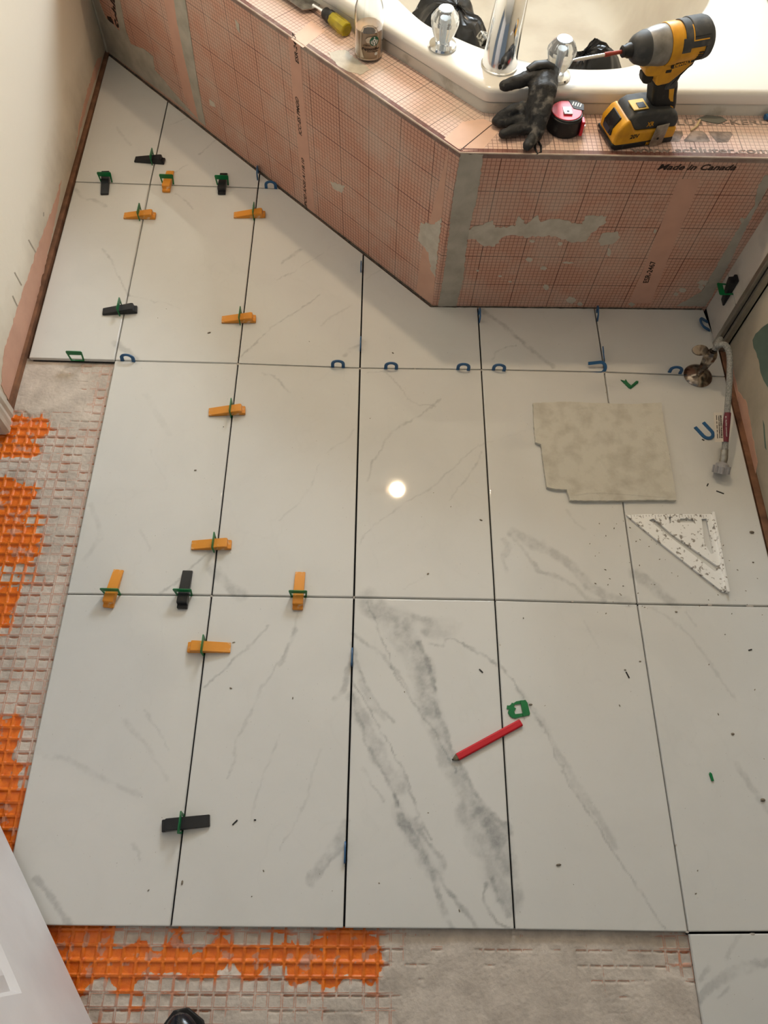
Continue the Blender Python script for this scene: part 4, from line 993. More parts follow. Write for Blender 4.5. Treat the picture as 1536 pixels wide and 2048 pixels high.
MB().box(.0345, .0395, -.022, -.014, .006, .022).obj('end_hook', STEEL, tp, smooth=False, bevel=.0006)

# ---- impact driver
T_ = math.radians(16); hd = Vector((-math.cos(T_), -math.sin(T_), 0)); sd = Vector((-math.sin(T_), math.cos(T_), 0))   # nose direction, far side
drv = empty('impact_driver', (1.1835, 1.4921, H+.0005)); tag(drv, 'yellow and black cordless impact driver standing on its battery on the deck', 'drill')
MU = Matrix.Identity(4)
# local axes: prism polygon (u,w) -> world; z of prism = side
for i in range(3):
    MU[i][0] = hd[i]; MU[i][1] = (0, 0, 1)[i]; MU[i][2] = sd[i]
def U(pts): return [(u/1000, w_/1000) for u, w_ in pts]
def dp(name, pts, half, m_, bev=.003, s0=None, s1=None, par=drv):
    a = -half if s0 is None else s0; b = half if s1 is None else s1
    mb = MB(); mb.prism(U(pts), a, b, MU)
    me = mb.mesh(); bm = bmesh.new(); bm.from_mesh(me); bmesh.ops.recalc_face_normals(bm, faces=bm.faces[:]); bm.to_mesh(me); bm.free()
    return link(name, me, m_, par, bevel=bev, seg=3)
axd = Vector((.083, 0, .193))-Vector((-.070, 0, .200))
def uw(u, w_, s=0): return hd*(u/1000)+Vector((0,0,w_/1000))+sd*(s/1000)
NZ = uw(84, 193); RZ = uw(-72, 198); axn = (NZ-RZ).normalized()
def axm(u):  # matrix with z along the barrel axis, origin at u
    p = RZ.lerp(NZ, (u+72)/156); q = axn.to_track_quat('Z', 'Y').to_matrix().to_4x4(); q.translation = p; return q
def barrel(name, prof, m_, seg=36, **k):  # prof [(r mm, u mm)]
    mb = MB(); L_ = [(r/1000, (u+72)/1000*(NZ-RZ).length/.156) for r, u in prof]
    q = axm(-72); mb.lathe(L_, seg, q); return mb.obj(name, m_, drv, **k)
barrel('motor_housing', [(26, -72), (33, -66), (35.5, -45), (36, -12), (36.5, 8), (36.5, 12)], YEL)
barrel('gear_case', [(35, 11), (35.6, 14), (35.2, 26), (33, 40), (30, 51), (27, 57)], GEAR)
barrel('gear_case', [(36.4, -10), (37.4, -9), (37.4, 10), (36.4, 12)], YEL)
barrel('nose_guard', [(30.5, 48), (31, 53), (28, 62), (25, 70), (20, 76), (13, 79)], DGREY)
barrel('collet', [(10, 76), (13, 79), (13, 86), (10.5, 90), (10.5, 96), (8, 98)], BLK)
barrel('bit', [(3.6, 90), (3.6, 118), (4.2, 120), (4.2, 132)], mat('red_bit_sleeve', (150, 56, 40), .5))
barrel('bit', [(3.0, 130), (3.0, 186), (2.2, 192), (1.2, 196)], CHROME)
# lower yellow body behind the trigger and back down to the handle
dp('body_shell', [(46,160),(41,148),(18,145),(11,124),(-16,126),(-40,148),(-56,166),(-58,180),(40,182)], .0235, YEL, .006)
barrel('end_cap', [(20, -80), (29, -79), (35, -74), (36.4, -68), (36.4, -60), (35.5, -59)], DGREY)
def half_barrel(name, r0, r1, u0, u1, a0, a1, m_, bev=.0015):
    """curved cover over the top of the barrel; angles in degrees from the side facing the camera over the top"""
    q = axm(-72); inv = q.inverted(); k_ = (NZ-RZ).length/.156; v = []; f = []; n = 22
    up = (inv.to_3x3()@Vector((0,0,1))); sdv = (inv.to_3x3()@(-sd))
    for r, u in ((r0, u0), (r1, u0), (r1, u1), (r0, u1)):
        for i_ in range(n+1):
            a = math.radians(a0+(a1-a0)*i_/n); d = sdv*math.cos(a)+up*math.sin(a)
            p = Vector((0,0,(u+72)/1000*k_))+d*(r/1000); v.append(q@p)
    for s_i in range(4):
        for i_ in range(n):
            b_ = (s_i+1)%4; f.append((s_i*(n+1)+i_, s_i*(n+1)+i_+1, b_*(n+1)+i_+1, b_*(n+1)+i_))
    f.append(tuple(s_i*(n+1) for s_i in range(4))); f.append(tuple(s_i*(n+1)+n for s_i in range(4))[::-1])
    me = mesh(v, f); bm = bmesh.new(); bm.from_mesh(me); bmesh.ops.recalc_face_normals(bm, faces=bm.faces[:]); bm.to_mesh(me); bm.free()
    return link(name, me, m_, drv, bevel=bev)
half_barrel('rear_cover', 34, 38.6, -70, -14, 12, 168, DGREY, .002)
half_barrel('rear_cover', 34, 40.5, -64, -30, 40, 140, DGREY, .002)
half_barrel('rear_cover', 34, 38.4, -26, -8, 2, 40, DGREY, .002)
half_barrel('cover_stripe', 36, 39.0, -60, -28, 30, 33, YEL, .0003)
half_barrel('cover_stripe', 36, 39.0, -30, -28, 30, 75, YEL, .0003)
for k in range(6): half_barrel('vent_slot', 35, 36.7, -57, -48, -4-9*k, -8-9*k, BLK, .0002)
dp('rear_cover', [(-58,170),(-56,158),(-40,146),(-36,128),(-38,112),(-12,112),(-14,128),(-30,150),(-48,166)], .0225, DGREY, .005)
dp('brand_band', [(-4,169),(-48,177),(-52,170),(-6,161)], .0272, BLK, .0008)
dp('trigger', [(40,146),(38,134),(33,125),(24,122),(14,124),(12,146)], .009, BLK, .003)
dp('handle', [(12,128),(9,112),(3,92),(-2,76),(-4,66),(-2,56),(-60,56),(-57,76),(-50,96),(-46,112),(-40,128)], .0185, BLK, .010)
dp('accent', [(-22,118),(-34,118),(-40,96),(-45,82),(-38,84),(-31,92)], .0192, YEL, .0008)
dp('accent', [(-42,74),(-50,70),(-52,46),(-43,48)], .0196, YEL, .0008)
dp('forward_reverse_button', [(2,158),(-10,158),(-10,152),(2,152)], .0245, BLK, .001)
dp('foot', [(-66,30),(-66,50),(-56,64),(-40,74),(0,78),(36,78),(50,70),(56,52),(30,36),(-10,34)], .0335, DGREY, .008)
dp('battery', [(-66,8),(-66,34),(-10,36),(30,38),(50,66),(62,60),(75,40),(74,8)], .0365, YEL, .006)
dp('battery_base', [(-64,0),(66,0),(77,8),(77,16),(60,14),(40,13),(-64,13)], .0372, BLK, .003)
# battery latch window on the sloped face, display plate, belt clip
q1, q2 = Vector((75, 38)), Vector((60, 62))
dp('latch_recess', [(78,24),(78,40),(64,63),(58,58),(66,40),(68,24)], .0185, BLK, .002)
dp('latch_button', [(80,26),(80,34),(74,44),(70,40),(74,28)], .0125, mat('dark_blue_grey', (58, 66, 80), .35), .001)
pm = Matrix.Translation(uw(27, 78.5, -8))@MU@Matrix.Rotation(-PI/2, 4, 'X')
MB().box(-.017, .016, -.016, .016, 0, .002, pm).obj('display_plate', mat('pale_yellow_plate', (232, 188, 84), .4), drv, smooth=False, bevel=.0012)
MB().box(-.012, .004, -.004, .012, .0018, .003, pm).obj('display_window', BLK, drv, smooth=False)
dp('belt_clip', [(-12,48),(-40,50),(-38,2),(-8,0)], 0, STEEL, .0008, -.0415, -.0395)
dp('belt_clip_screw', [(-22,20),(-26,20),(-26,16),(-22,16)], 0, BLK, .0005, -.0425, -.0414)
FDV = Frame(uw(0, 0, -37.6), -hd, (0,0,1)) # near side plane, local
def dlet(body, u, w_, h, m_, s=-36.9, L_=None, ang=0):
    me = text_mesh(body, h/.7, .0003); xs = [v.co.x for v in me.vertices]; k = (L_/(max(xs)-min(xs))) if L_ else 1
    q = Matrix.Identity(4)
    for i in range(3): q[i][0] = -hd[i]; q[i][1] = (0,0,1)[i]; q[i][2] = -sd[i]
    q.translation = uw(u, w_, s); me.transform(q@Matrix.Rotation(ang, 4, 'Z')@Matrix.Diagonal((k,1,1,1))); link('lettering', me, m_, drv, smooth=False)
dlet('DEWALT', -9, 164.0, .0052, YEL, -27.6, .036, .17)
dlet('20V', 40, 24, .009, BLK, -36.9, .02); dlet('MAX', -2, 3.5, .007, YEL, -37.6, .016); dlet('XR', 8, 45, .010, YEL, -34.0, .016)

# smaller pieces belong to the part that carries them
def under(child, par):
    for o in list(drv.children):
        if o.name.split('.')[0] == child:
            o.parent = next(q for q in drv.children if q.name.split('.')[0] == par)
under('latch_recess', 'battery'); under('latch_button', 'battery'); under('battery_base', 'battery'); under('display_window', 'display_plate'); under('belt_clip_screw', 'belt_clip'); under('vent_slot', 'motor_housing')
for o in list(tp.children):
    if o.name.split('.')[0] == 'clip_hole': o.parent = next(q for q in tp.children if q.name.split('.')[0] == 'belt_clip')
    elif o.name.split('.')[0] == 'hash_mark': o.parent = next(q for q in tp.children if q.name.split('.')[0] == 'grip_pad')
for o in list(bt.children):
    if o.name.split('.')[0] in ('logo_figure',): o.parent = next(q for q in bt.children if q.name.split('.')[0] == 'logo_disc')
# ---- wood splinter, clear shard, blue scrap on the deck
o = MB().tube([(0,0,.0025), (.02,.003,.003), (.042,.014,.0028)], [.0022,.003,.0022], 6).obj('wood_splinter', STICK, smooth=False)
o.location = G(1381, 263, H); o.rotation_euler = (0, 0, .62); tag(o, 'short pale wood splinter on the deck right of the impact driver', 'splinter')
o = MB().prism([(-.035, .002), (-.012, .016), (.02, .014), (.032, .002), (.012, -.010), (-.004, -.008)], 0, .0018).obj('clear_shard', mat('grey_clear_plastic', (170, 170, 160), .15, trans=.6, var=.02), smooth=False)
o.location = G(1425, 242, H)+Vector((0, 0, .0003)); tag(o, 'thin clear plastic shard on the deck against the tub', 'scrap')
o = MB().tube([(0,0,.007), (.012,.002,.008), (.03,0,.007)], [.006,.0075,.006], 10).obj('chalk_stub', BLUE)
o.location = G(1527, 240, H); tag(o, 'small blue piece at the right end of the deck', 'chalk')

# ================================================================ LEVELLING CLIPS, WEDGES, SHIMS
def wedge_mesh():
    mb = MB()
    pts = [(-.044, 0), (.043, 0), (.043, .0075), (.036, .0080), (.035, .0175), (.030, .0185), (-.044, .0045)]
    m = Matrix(((1,0,0,0),(0,0,-1,0),(0,1,0,0),(0,0,0,1)))
    mb.prism(pts, -.0108, .0108, m); me = mb.mesh()
    bm = bmesh.new(); bm.from_mesh(me); bmesh.ops.recalc_face_normals(bm, faces=bm.faces[:])
    bmesh.ops.bevel(bm, geom=bm.edges[:], offset=.0009, segments=2, affect='EDGES'); bm.to_mesh(me); bm.free(); return me
WM = {}
for k, m_ in (('o', ORANGE), ('b', BLACKP)):
    me = wedge_mesh(); me.materials.append(m_); me.polygons.foreach_set('use_smooth', [True]*len(me.polygons)); me.set_sharp_from_angle(angle=.7); WM[k] = me
def clip_loops(w1=.0195, w0=.016, h=.033, broken=False):
    out = [(-w0, -.004), (w0, -.004), (w0+.001, .0), (w1, h-.003), (w1-.002, h), (-w1+.002, h), (-w1, h-.003), (-w0-.001, 0)]
    win = [(-w0+.003, -.0015), (-w0+.001, .0195), (w0-.001, .0195), (w0-.003, -.0015)]
    return [out, win]
cm_ = plate_mesh(clip_loops(), .0019); cm_.transform(Matrix.Translation((0,0,-.00095))); cm_.transform(Matrix.Rotation(PI/2, 4, 'X')); cm_.materials.append(GREEN)
# x = along joint, z = up, y = thickness
def clip_at(loc, rz, label, tilt=0):
    o = bpy.data.objects.new('levelling_clip', cm_); C.objects.link(o); o.location = loc; o.rotation_euler = (tilt, 0, rz); tag(o, label, 'tile clip', 'green levelling clips'); return o
def wedge_at(kind, loc, rz, label):
    o = bpy.data.objects.new('levelling_wedge', WM[kind]); C.objects.link(o); o.location = loc; o.rotation_euler = (0, 0, rz); tag(o, label, 'wedge', 'orange levelling wedges' if kind == 'o' else 'black levelling wedges'); return o
# kind, thin end px, thick end px, clip px on joint, joint direction ('x' joint runs along x), where
LEV = [
 ('b', (267,319), (333,323), (306,325), 'y', 'topmost on the floor near the far left corner'),
 ('b', (209,391), (214,344), (212,364), 'x', 'beside the left wall on the far joint'),
 ('o', (341,342), (332,385), (334,368), 'x', 'on the far joint between two black wedges'),
 ('b', (448,345), (443,391), (445,370), 'x', 'on the far joint nearest the salmon deck'),
 ('o', (246,432), (314,432), (282,431), 'y', 'on the left long joint below the far joint'),
 ('o', (466,431), (533,429), (509,428), 'y', 'on the second long joint near the deck'),
 ('b', (203,624), (278,619), (242,626), 'y', 'left, above the bare mortar patch'),
 ('o', (441,640), (515,638), (482,640), 'y', 'level with the foot of the deck corner'),
 ('o', (415,825), (494,821), (464,826), 'y', 'just below the middle row of blue shims'),
 ('o', (380,1091), (467,1090), (430,1095), 'y', 'just above the near cross joint'),
 ('o', (238,1140), (216,1216), (224,1189), 'x', 'leftmost on the near cross joint'),
 ('b', (376,1140), (364,1220), (370,1190), 'x', 'on the near joint between two orange wedges'),
 ('o', (601,1143), (595,1222), (598,1193), 'x', 'rightmost on the near cross joint'),
 ('o', (463,1296), (373,1295), (409,1297), 'y', 'just below the near cross joint'),
 ('b', (423,1641), (320,1653), (365,1648), 'y', 'nearest the camera on the lower left floor')]
for kd, a, b, c_, jd, where in LEV:
    pa = G(*a, .002); pb = G(*b, .004); d = pb-pa; ctr = (pa+pb)/2; ctr.z = .0004
    wedge_at(kd, ctr, math.atan2(d.y, d.x), ('orange' if kd == 'o' else 'black')+' plastic levelling wedge '+where)
    cp = G(*c_); 
    if jd == 'y': t = (cp-Vector((ctr.x, ctr.y, 0))).dot(d.normalized()); q = Vector((ctr.x, ctr.y, 0))+d.normalized()*t; q.z = 0; rz = PI/2-.02
    else: q = Vector((ctr.x, cp.y, 0)); rz = 0
    clip_at(q, rz, 'green clip holding the '+('orange' if kd == 'o' else 'black')+' wedge '+where, 0)
# lone clip standing in the cut edge, at left
clip_at(G(155,719)+Vector((0,-.001,0)), 0, 'empty green levelling clip at the tile edge above the bare mortar patch', 0)
# clip and wedge on the right wall
wq = Matrix.Identity(4)
def on_wall(name, me, lab, cat, grp, loc, rot):
    o = bpy.data.objects.new(name, me); C.objects.link(o); o.matrix_world = Matrix.Translation(loc)@rot; tag(o, lab, cat, grp); return o
R1 = Matrix(((0,0,-1,0),(0,1,0,0),(1,0,0,0),(0,0,0,1)))      # x->z , z-> -x
on_wall('levelling_wedge', WM['b'], 'black levelling wedge on the wall tile beside the metal trim', 'wedge', 'black levelling wedges', Vector((1.523, 1.408, .132)), R1)
R2 = Matrix(((0,0,-1,0),(1,0,0,0),(0,-1,0,0),(0,0,0,1)))     # x->y, z->-x , y->-z
on_wall('levelling_clip', cm_, 'green levelling clip on the wall tile beside the metal trim', 'tile clip', 'green levelling clips', Vector((1.523, 1.408, .135)), R2)
# loose and broken green clips
def broken_loops():
    out = [(-.021,-.006),(-.018,-.013),(-.014,-.017),(-.008,-.0185),(.000,-.017),(.021,-.015),(.023,-.012),(.022,.010),(.019,.016),(.000,.015),(-.006,.012),(-.010,.013),(-.012,.010),(-.016,.008),(-.020,.009),(-.022,.002),(-.017,.001),(-.020,-.003)]
    win = [(-.007,-.010),(.008,-.010),(.008,.009),(-.004,.009),(-.007,.004),(-.003,.001),(-.008,-.004)]
    return [out, win]
me = plate_mesh(broken_loops(), .002); o = link('levelling_clip', me, GREEN, smooth=False); o.location = G(1035,1418)+Vector((0,0,.0004)); o.rotation_euler = (0,0,.12)
MB().box(.008, .012, -.0165, .0155, .002, .0042).obj('fold_rib', GREEN, o, smooth=False); tag(o, 'broken green levelling clip lying flat above the red pencil', 'tile clip', 'green levelling clips')
GT = mat('pale_green_clear', (60, 140, 96), .25, trans=.35, var=.1)
me = plate_mesh([[(-.022,.012),(-.006,-.014),(-.001,-.016),(.021,.002),(.022,.007),(.017,.008),(.001,-.006),(-.006,.004),(-.009,.014),(-.013,.008)]], .0022); o = link('levelling_clip', me, GT, smooth=False); o.location = G(1260,768)+Vector((0,0,.0004)); o.rotation_euler = (0,0,.05)
MB().tube([(-.002,-.013,.003),(.020,.005,.003)], .0018, 6).obj('clip_edge', GREEN, o); tag(o, 'snapped L-shaped green clip piece above the tile offcut', 'tile clip', 'green levelling clips')
o = MB().prism([(-.0025,-.008),(.0025,-.008),(.0028,.006),(0,.009),(-.0028,.006)], 0, .003).obj('plastic_chip', GREEN, smooth=False, bevel=.0006); o.location = G(1422,1554)+Vector((0,0,.0003)); o.rotation_euler = (0,0,.15); tag(o, 'tiny green plastic chip on the near right tile', 'chip')

# blue horseshoe shims
def shoe_loop(w=.0185, t=.0086, top=.034, leg=-.006):
    out = []; n = 12; r = w; ri = w-t
    out.append((r, leg))
    for i in range(n+1): a = PI*i/n; out.append((r*math.cos(a), top-r+r*math.sin(a)))
    out.append((-r, leg)); out.append((-ri, leg))
    for i in range(n+1): a = PI-PI*i/n; out.append((ri*math.cos(a), top-r+ri*math.sin(a)))
    out.append((ri, leg)); return out
sh_up = plate_mesh([shoe_loop()], .0028); sh_up.transform(Matrix.Translation((0,0,-.0014))); sh_up.transform(Matrix.Rotation(PI/2, 4, 'X')); sh_up.materials.append(BLUE)
sh_fl = plate_mesh([shoe_loop(.0175, .0078, .034, -.013)], .0028); sh_fl.materials.append(BLUE)
def shim(px, py, rz, lab, tilt=0, h=1.0, flat=False, z=0, sx=1):
    o = bpy.data.objects.new('horseshoe_shim', sh_fl if flat else sh_up); C.objects.link(o); o.location = G(px, py)+Vector((0,0,z)); o.rotation_euler = (tilt, 0, rz); o.scale = (sx, 1, h); tag(o, lab, 'shim', 'blue horseshoe shims'); return o
shim(542,376, 0, 'blue horseshoe shim standing in the far joint against the apron', h=.72, sx=.95)
shim(256,722, -.12, 'blue horseshoe shim beside the bare mortar patch, leftmost in its joint', h=.62, tilt=-.25)
shim(676,734, 0, 'blue horseshoe shim in the middle cross joint, just left of the second long crossing', h=.78, sx=.93)
shim(782,738, 0, 'blue horseshoe shim in the middle cross joint under the shadow edge, right of the crossing', h=.78, sx=.93)
shim(926,740, -.05, 'blue horseshoe shim in the middle cross joint, left one of the close pair', h=.78, sx=.93)
shim(997,741, -.08, 'blue horseshoe shim in the middle cross joint, right one of the close pair', h=.75, sx=.93)
shim(1349,746, -.12, 'blue horseshoe shim leaning in the joint beside the chrome valve flange', h=.78, sx=.93)
shim(958,635, PI/2, 'blue shim edge-on in the joint below the middle of the apron', h=.8)
shim(1194,632, PI/2-.05, 'blue shim tilted in the joint near the right end of the apron', h=.9, tilt=-.15)
shim(1208,712, PI/2-.05, 'blue shim tilted in the joint just above the lying one', h=.8, tilt=-.35)
shim(722,535, PI/2, 'blue shim edge-on where the diagonal apron meets the third long joint', h=.35)
shim(721,690, PI/2, 'blue shim edge-on in the third long joint above the cross joint', h=.6)
shim(704,1315, PI/2, 'blue shim edge-on beside the heavily veined tile, upper one', h=.5)
shim(690,1705, PI/2, 'blue shim edge-on beside the heavily veined tile, lower one', h=.4)
shim(516,352, PI/2, 'dark shim edge-on in the second long joint at the apron', h=.9)
o = bpy.data.objects.new('horseshoe_shim', sh_fl); C.objects.link(o); o.location = G(1190,730)+Vector((-.004,0,.012)); o.rotation_euler = (.9, 0, -1.45); o.rotation_mode = 'XYZ'
o.rotation_euler = (math.radians(62), math.radians(0), math.radians(-80)); tag(o, 'blue horseshoe shim toppled sideways at the fourth crossing', 'shim', 'blue horseshoe shims')
o.matrix_world = Matrix.Translation(G(1186,738)+Vector((0,0,.003)))@Matrix.Rotation(math.radians(48), 4, 'X')@Matrix.Rotation(math.radians(-82), 4, 'Z')
o = bpy.data.objects.new('horseshoe_shim', sh_fl); C.objects.link(o); o.matrix_world = Matrix.Translation(G(1405,858)+Vector((0,0,.0004)))@Matrix.Rotation(math.radians(-148), 4, 'Z'); tag(o, 'blue horseshoe shim lying flat beside the hose label', 'shim', 'blue horseshoe shims')
o = bpy.data.objects.new('horseshoe_shim', sh_up); C.objects.link(o); o.matrix_world = Matrix(((0,.5,-.8,1.517),(1,0,0,1.408),(0,.8,.5,.002),(0,0,0,1))); tag(o, 'pale blue horseshoe shim leaning at the foot of the wall tile', 'shim', 'blue horseshoe shims')

# ================================================================ THINGS ON THE FLOOR
# ---- tile offcut, back up
pts = [(1066,806),(1130,803),(1200,806),(1262,808),(1323,805),(1330,860),(1338,905),(1346,955),(1353,1000),(1290,1000),(1230,1001),(1178,1001),(1140,1000),(1134,979),(1112,978),(1094,974),(1088,935),(1082,888),(1071,884),(1068,845)]
oc = G(1210, 905); w_pts = [G(*p, .0095)-oc for p in pts]
pj = jag([(p.x, p.y) for p in w_pts], .006, .0007, 5)
o = MB().prism([(p.x, p.y) for p in pj], .0006, .0095).obj('tile_offcut', OFFCUT, smooth=False); o.location = (oc.x, oc.y, 0)
tag(o, 'notched tile offcut lying face down showing its chalky grey back', 'tile')
for i, (a, b, c_) in enumerate([((1192,912),(1205,925),(1225,960)), ((1150,818),(1180,815),(1200,828)), ((1140,990),(1200,985),(1345,995))]):
    pp = [G(*p, .0097)-oc for p in (a, b, c_)]
    q = MB().tube([(p.x, p.y, .0096) for p in smooth_path(pp, 4)], [.0008]+[.0024+.0016*random.random() for _ in range(7)]+[.0008], 6, flat=.35).obj('mortar_ridge', OFFCUT, o)
# ---- speed square
A = G(1421,1033,.004); B_ = G(1256,1031,.004); D_ = G(1452,1184,.004)
sq = empty('speed_square', (A.x, A.y, 0)); tag(sq, 'mortar-spattered aluminium speed square lying on the tile below the offcut', 'speed square')
def sqp(px, py): p = G(px, py, .006)-Vector((A.x, A.y, 0)); return (p.x, p.y)
def slot(pts): return [sqp(*p) for p in pts]
loops = [[sqp(1253,1030), sqp(1290,1028), sqp(1424,1028), sqp(1452,1180), sqp(1446,1184), sqp(1400,1148), sqp(1320,1085)],
  slot([(1298,1040),(1307,1037),(1345,1069),(1435,1132),(1434,1142),(1430,1143),(1385,1108),(1330,1066)]),
  slot([(1403,1038),(1413,1037),(1428,1106),(1422,1108),(1408,1085),(1406,1060)]),
  slot([(1361,1037),(1370,1037),(1373,1034),(1377,1037),(1386,1038),(1389,1042),(1386,1045),(1361,1045),(1358,1041)]),
  slot([(1337,1033),(1342,1034),(1342,1045),(1339,1048),(1338,1040)])]
me = plate_mesh(loops, .0055); me.transform(Matrix.Translation((0,0,.0006))); link('blade', me, ALU, sq, smooth=False)
a_ = Vector((*sqp(1424,1027), 0)); b_ = Vector((*sqp(1453,1182), 0)); dq = (b_-a_).normalized(); nq = Vector((-dq.y, dq.x, 0))
mq = Matrix(((dq.x, nq.x, 0, a_.x), (dq.y, nq.y, 0, a_.y), (0,0,1,0), (0,0,0,1)))
MB().box(-.002, (b_-a_).length+.004, -.001, .0045, .0004, .0125, mq).obj('fence', ALU, sq, smooth=False, bevel=.0008)
# engraved scale ticks
mb = MB()
for i in range(26):
    p0 = Vector((*sqp(1262+6*i, 1030), 0)); mb.box(-.0003, .0003, -.004 if i % 4 else -.008, 0, .0060, .0063, Matrix.Translation(p0))
tag(mb.obj('scale_mark', INK, sq, smooth=False), kind='stuff')
# ---- red carpenter's pencil
pa = G(906,1519,.004); pb = G(1042,1445,.004); d = pb-pa
pc = empty('carpenter_pencil', (pa.x, pa.y, 0), math.atan2(d.y, d.x)); tag(pc, "flat red carpenter's pencil lying across the joint, blunt tip left", 'pencil')
Lp = d.length
oct_ = [(-.0072,-.0018),(-.0048,-.0036),(.0048,-.0036),(.0072,-.0018),(.0072,.0018),(.0048,.0036),(-.0048,.0036),(-.0072,.0018)]
mX = Matrix(((0,0,1,.010),(1,0,0,0),(0,1,0,.0040),(0,0,0,1)))
MB().prism(oct_, 0, Lp-.010, mX).obj('barrel', RED, pc, smooth=False, bevel=.0006)
tipv = [mX@Vector((x, y, 0)) for x, y in oct_]+[Vector((.001, y*.35, .004+z*.4)) for y, z in oct_]
MB().add(tipv, [tuple(range(8)), tuple(range(8, 16))]+[(i, (i+1)%8, 8+(i+1)%8, 8+i) for i in range(8)]).obj('tip', PENWOOD, pc, smooth=False)
MB().box(-.002, .0025, -.0016, .0016, .0033, .0050).obj('lead', BLK, pc, smooth=False)
# ---- toilet shut-off valve and hose
vb = Vector((1.462, 1.243, 0))
vlv = empty('shutoff_valve', vb); tag(vlv, 'chrome shut-off valve with round flange and oval handle by the right wall', 'valve')
MB().lathe([(.036, .0005), (.036, .002), (.033, .006), (.024, .011), (.013, .014), (.0095, .015)], 40).obj('flange', CHROME_D, vlv)
MB().lathe([(.0078, .012), (.0078, .045)], 20).obj('pipe', CHROME_D, vlv)
MB().lathe([(.0095, .036), (.0115, .040), (.0135, .060), (.0155, .066), (.0160, .084), (.0130, .090), (.010, .097)], 8).obj('body', CHROME_D, vlv, smooth=True, angle=30)
hm = Matrix.Translation((-.034, .004, .092))@Matrix.Rotation(math.radians(-62), 4, 'Y')
MB().prism(disc_loop(0, 0, .013, 24, 0, 1.0), -.003, .003, Matrix.Translation((-.030,.004,.094))@Matrix.Rotation(.5, 4, 'X')@Matrix.Diagonal((1.55,1,1,1))).obj('oval_handle', CHROME_D, vlv, bevel=.001)
MB().tube([(-.026,.003,.092), (-.006,0,.086)], .005, 10).obj('handle_stem', CHROME_D, vlv)
hs = empty('supply_hose', (1.47, 1.25, .1)); tag(hs, 'grey braided supply hose looping from the valve down to a plastic nut', 'hose')
hp = [Vector((1.466, 1.247, .095)), Vector((1.474, 1.262, .118)), G(1436,684,.135), G(1450,690,.138), G(1459,710,.13), G(1459,760,.112), G(1455,815,.088), G(1452,860,.066), G(1450,895,.048), G(1448,915,.038)]
hp[2] = G(1434,690,.128)
o = MB().tube(smooth_path(hp, 7), .0072, 14).obj('hose', HOSE, None); setpar(o, hs)
q0, q1, q2, q3 = G(1449,900,.046), G(1448,916,.038), G(1445,928,.030), G(1441,946,.016)
setpar(MB().tube([q0, q1, q2], [.0085, .009, .009], 16).obj('collar', STEEL, None), hs)
mb = MB(); mb.tube([q1.lerp(q2,.7), q2, q2.lerp(q3, .3), q3], [.009, .0145, .0165, .0165], 18); setpar(mb.obj('plastic_nut', GPLAST, None, smooth=False), hs)
mb = MB()
dq3 = (q3-q2).normalized(); xq = Vector((0,0,1)).cross(dq3).normalized(); yq = dq3.cross(xq)
for i in range(8):
    a = 2*PI*i/8+.2; c_ = xq*math.cos(a)*.0175+yq*math.sin(a)*.0175
    mb.tube([q2.lerp(q3, .2)+c_, q3+c_], .0028, 6)
setpar(mb.obj('nut_grip', GPLAST, None), hs)
# label: maroon sleeve and white flag
l0, l1 = G(1455,826,.083), G(1450,884,.055)
setpar(MB().tube([l0, l1], .0080, 14).obj('label_sleeve', MAROON, None), hs)
dl = (l1-l0).normalized(); sl = Vector((-1, -.05, 0)); nl = dl.cross(sl).normalized()
if nl.z < 0: nl = -nl
FLb = Frame(l1+sl*.026, sl*-1, dl*-1)
if FLb.N.z < 0: FLb = Frame(l1+sl*.026+Vector((0,0,0)), -sl, -dl)
Lh = (l1-l0).length
setpar(MB().box(0, .020, 0, Lh, 0, .0006, FLb.mat(0, 0, .004)).obj('paper_tag', PAPER, None, smooth=False), hs)
for i, (tx, s_u, hh) in enumerate((('BRAIDED FLEXIBLE', .0150, .0030), ('TOILET HOSE CONNECTOR', .0105, .0024), ('www.flexconnect hose', .0060, .0012))):
    if i == 2: tx = '|||| || ||| || ||||'
    o = lettering(FLb, tx, (s_u, Lh*.9), (s_u, Lh*.12), hh, INK, None, bold=.0001); o.location += FLb.N*.0046
    setpar(o, hs); o.location = FLb.N*.0046
o = lettering(FLb, 'E2  flexible connector', (.0235, Lh*.85), (.0235, Lh*.15), .003, WHITE_PR, None); setpar(o, hs); o.location = FLb.N*.0118

# ---- black shoe tip at the lower edge
st = G(375, 2022, .03)
shoe = empty('shoe', (st.x+.012, st.y-.16, -.0105), 0.18); tag(shoe, 'glossy black shoe toe poking in at the bottom edge', 'shoe')
secs = []
for t, hw, h_ in ((0, .030, .060), (.1, .038, .070), (.3, .040, .078), (.5, .043, .066), (.7, .046, .052), (.85, .040, .044), (.94, .027, .037), (1.0, .010, .026)):
    y = -.13+.29*t; ring_ = []
    for k in range(16):
        a = 2*PI*k/16; x = hw*math.cos(a); z = h_*.5+h_*.5*math.sin(a)
        ring_.append((x, y, max(z, .008)+.004))
    secs.append(ring_)
v = [p for s in secs for p in s]; f = []
for i in range(len(secs)-1):
    for k in range(16): f.append((i*16+k, (i+1)*16+k, (i+1)*16+(k+1)%16, i*16+(k+1)%16))
f.append(tuple(range(16))); f.append(tuple((len(secs)-1)*16+k for k in range(16))[::-1])
me = mesh(v, f); bm = bmesh.new(); bm.from_mesh(me); bmesh.ops.recalc_face_normals(bm, faces=bm.faces[:]); bm.to_mesh(me); bm.free()
link('upper', me, SHOE, shoe, sub=1)
MB().prism([(-.032,-.135),(.032,-.135),(.040,-.05),(.045,.05),(.047,.09),(.036,.14),(.012,.163),(-.012,.163),(-.036,.14),(-.047,.09),(-.045,.05),(-.040,-.05)], 0, .010).obj('sole', BLK, shoe, bevel=.002)

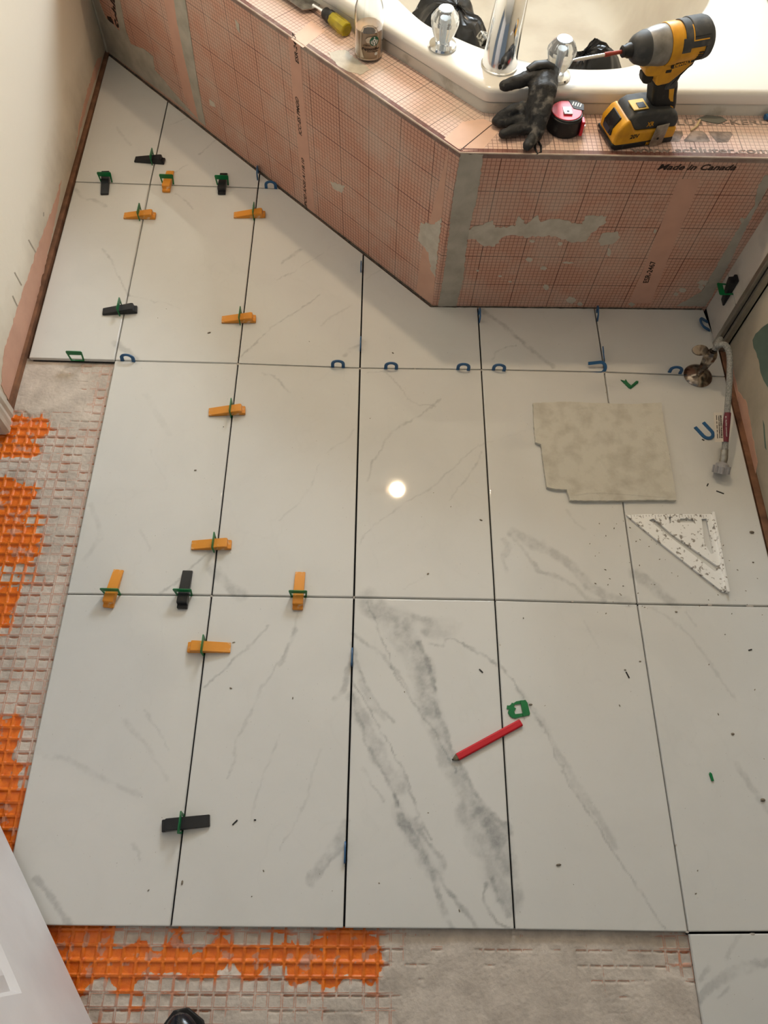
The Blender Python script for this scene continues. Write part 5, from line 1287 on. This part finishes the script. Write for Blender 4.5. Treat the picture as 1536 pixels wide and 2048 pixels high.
# ---- the bare bulb that lights the room, above the tub
bl = empty('light_bulb', BULB); tag(bl, 'bare lit warm bulb hanging above the tub on a cord', 'light bulb')
EM = mat('lit_bulb_glass', (255, 226, 186), .3, emit=680, var=0)
by = Matrix.Rotation(-PI/2, 4, 'Y')    # axis to -x: socket at left
glb = [(.0135, -.026), (.0185, -.019), (.0235, -.010), (.0255, 0), (.0235, .011), (.017, .020), (.008, .0255), (.001, .0265)]
o = MB().lathe([(r, -z) for r, z in glb][::-1], 28, by, cap=False).obj('bulb_glass', EM, bl); 
MB().lathe([(.0135, .0265), (.0125, .045), (.0125, .050)], 20, by).obj('bulb_neck', mat('glowing_bulb_neck', (255, 206, 160), .4, emit=7, var=0), bl)
MB().lathe([(.013, .051), (.018, .053), (.018, .09), (.010, .105)], 20, by).obj('socket', WHITEP, bl)
MB().tube([(-.10, 0, 0), (-.12, 0, .02), (-.12, 0, 2.45-BULB[2])], .003, 8).obj('cord', BLK, bl)

# ---- crumbs and debris
rs = random.Random(12)
deb = MB()
for i in range(230):
    if i < 150: px, py = rs.uniform(1180, 1530), rs.uniform(1000, 1230) if i % 2 else rs.uniform(780, 1100)
    else: px, py = rs.uniform(230, 1530), rs.uniform(380, 1840)
    p = G(px, py)
    if (1060 < px < 1360 and 800 < py < 1006) or p.x > 1.528 or (p.x+p.y > 2.22) or p.y > 1.42: continue
    r = rs.uniform(.0006, .0016) if i < 215 else rs.uniform(.0016, .0028)
    deb.lathe([(r*.8, .0002), (r, r*.4), (r*.5, r*.9)], 6, Matrix.Translation(p)@Matrix.Rotation(rs.random()*6, 4, 'Z')@Matrix.Diagonal((1+rs.random(), .8, 1, 1)))
for (px, py, r) in [(1503,1065,.0045),(1506,1125,.002),(1352,1224,.0025),(1280,1323,.002),(1250,1340,.002),(1525,1600,.004),(1465,1468,.003),(1336,909,.003),(1455,900,.002)]:
    deb.lathe([(r*.8, .0002), (r, r*.4), (r*.4, r*.9)], 7, Matrix.Translation(G(px, py))@Matrix.Diagonal((1.3,.8,1,1)))
tag(deb.obj('mortar_crumbs', mat('crumb', (142, 132, 116), .9, rgb2=(96, 84, 70), scale=30), smooth=False), 'scattered grey and brown mortar crumbs on the tiles', 'debris', kind='stuff')
flk = MB()
for (px, py, a, L_) in [(1440,985,-.4,.018),(1453,948,0,.010),(1406,880,-.5,.006),(1415,970,1.0,.008),(470,1645,.8,.012),(962,1342,-.8,.010),(1255,1350,-1.2,.014),(1500,1300,.3,.008),(510,1640,0,.004)]:
    flk.box(-L_/2, L_/2, -.0012, .0012, 0, .0015, Matrix.Translation(G(px, py))@Matrix.Rotation(a, 4, 'Z'))
tag(flk.obj('splinters', BLK, smooth=False), 'thin dark splinters lying on the tiles', 'debris', kind='stuff')
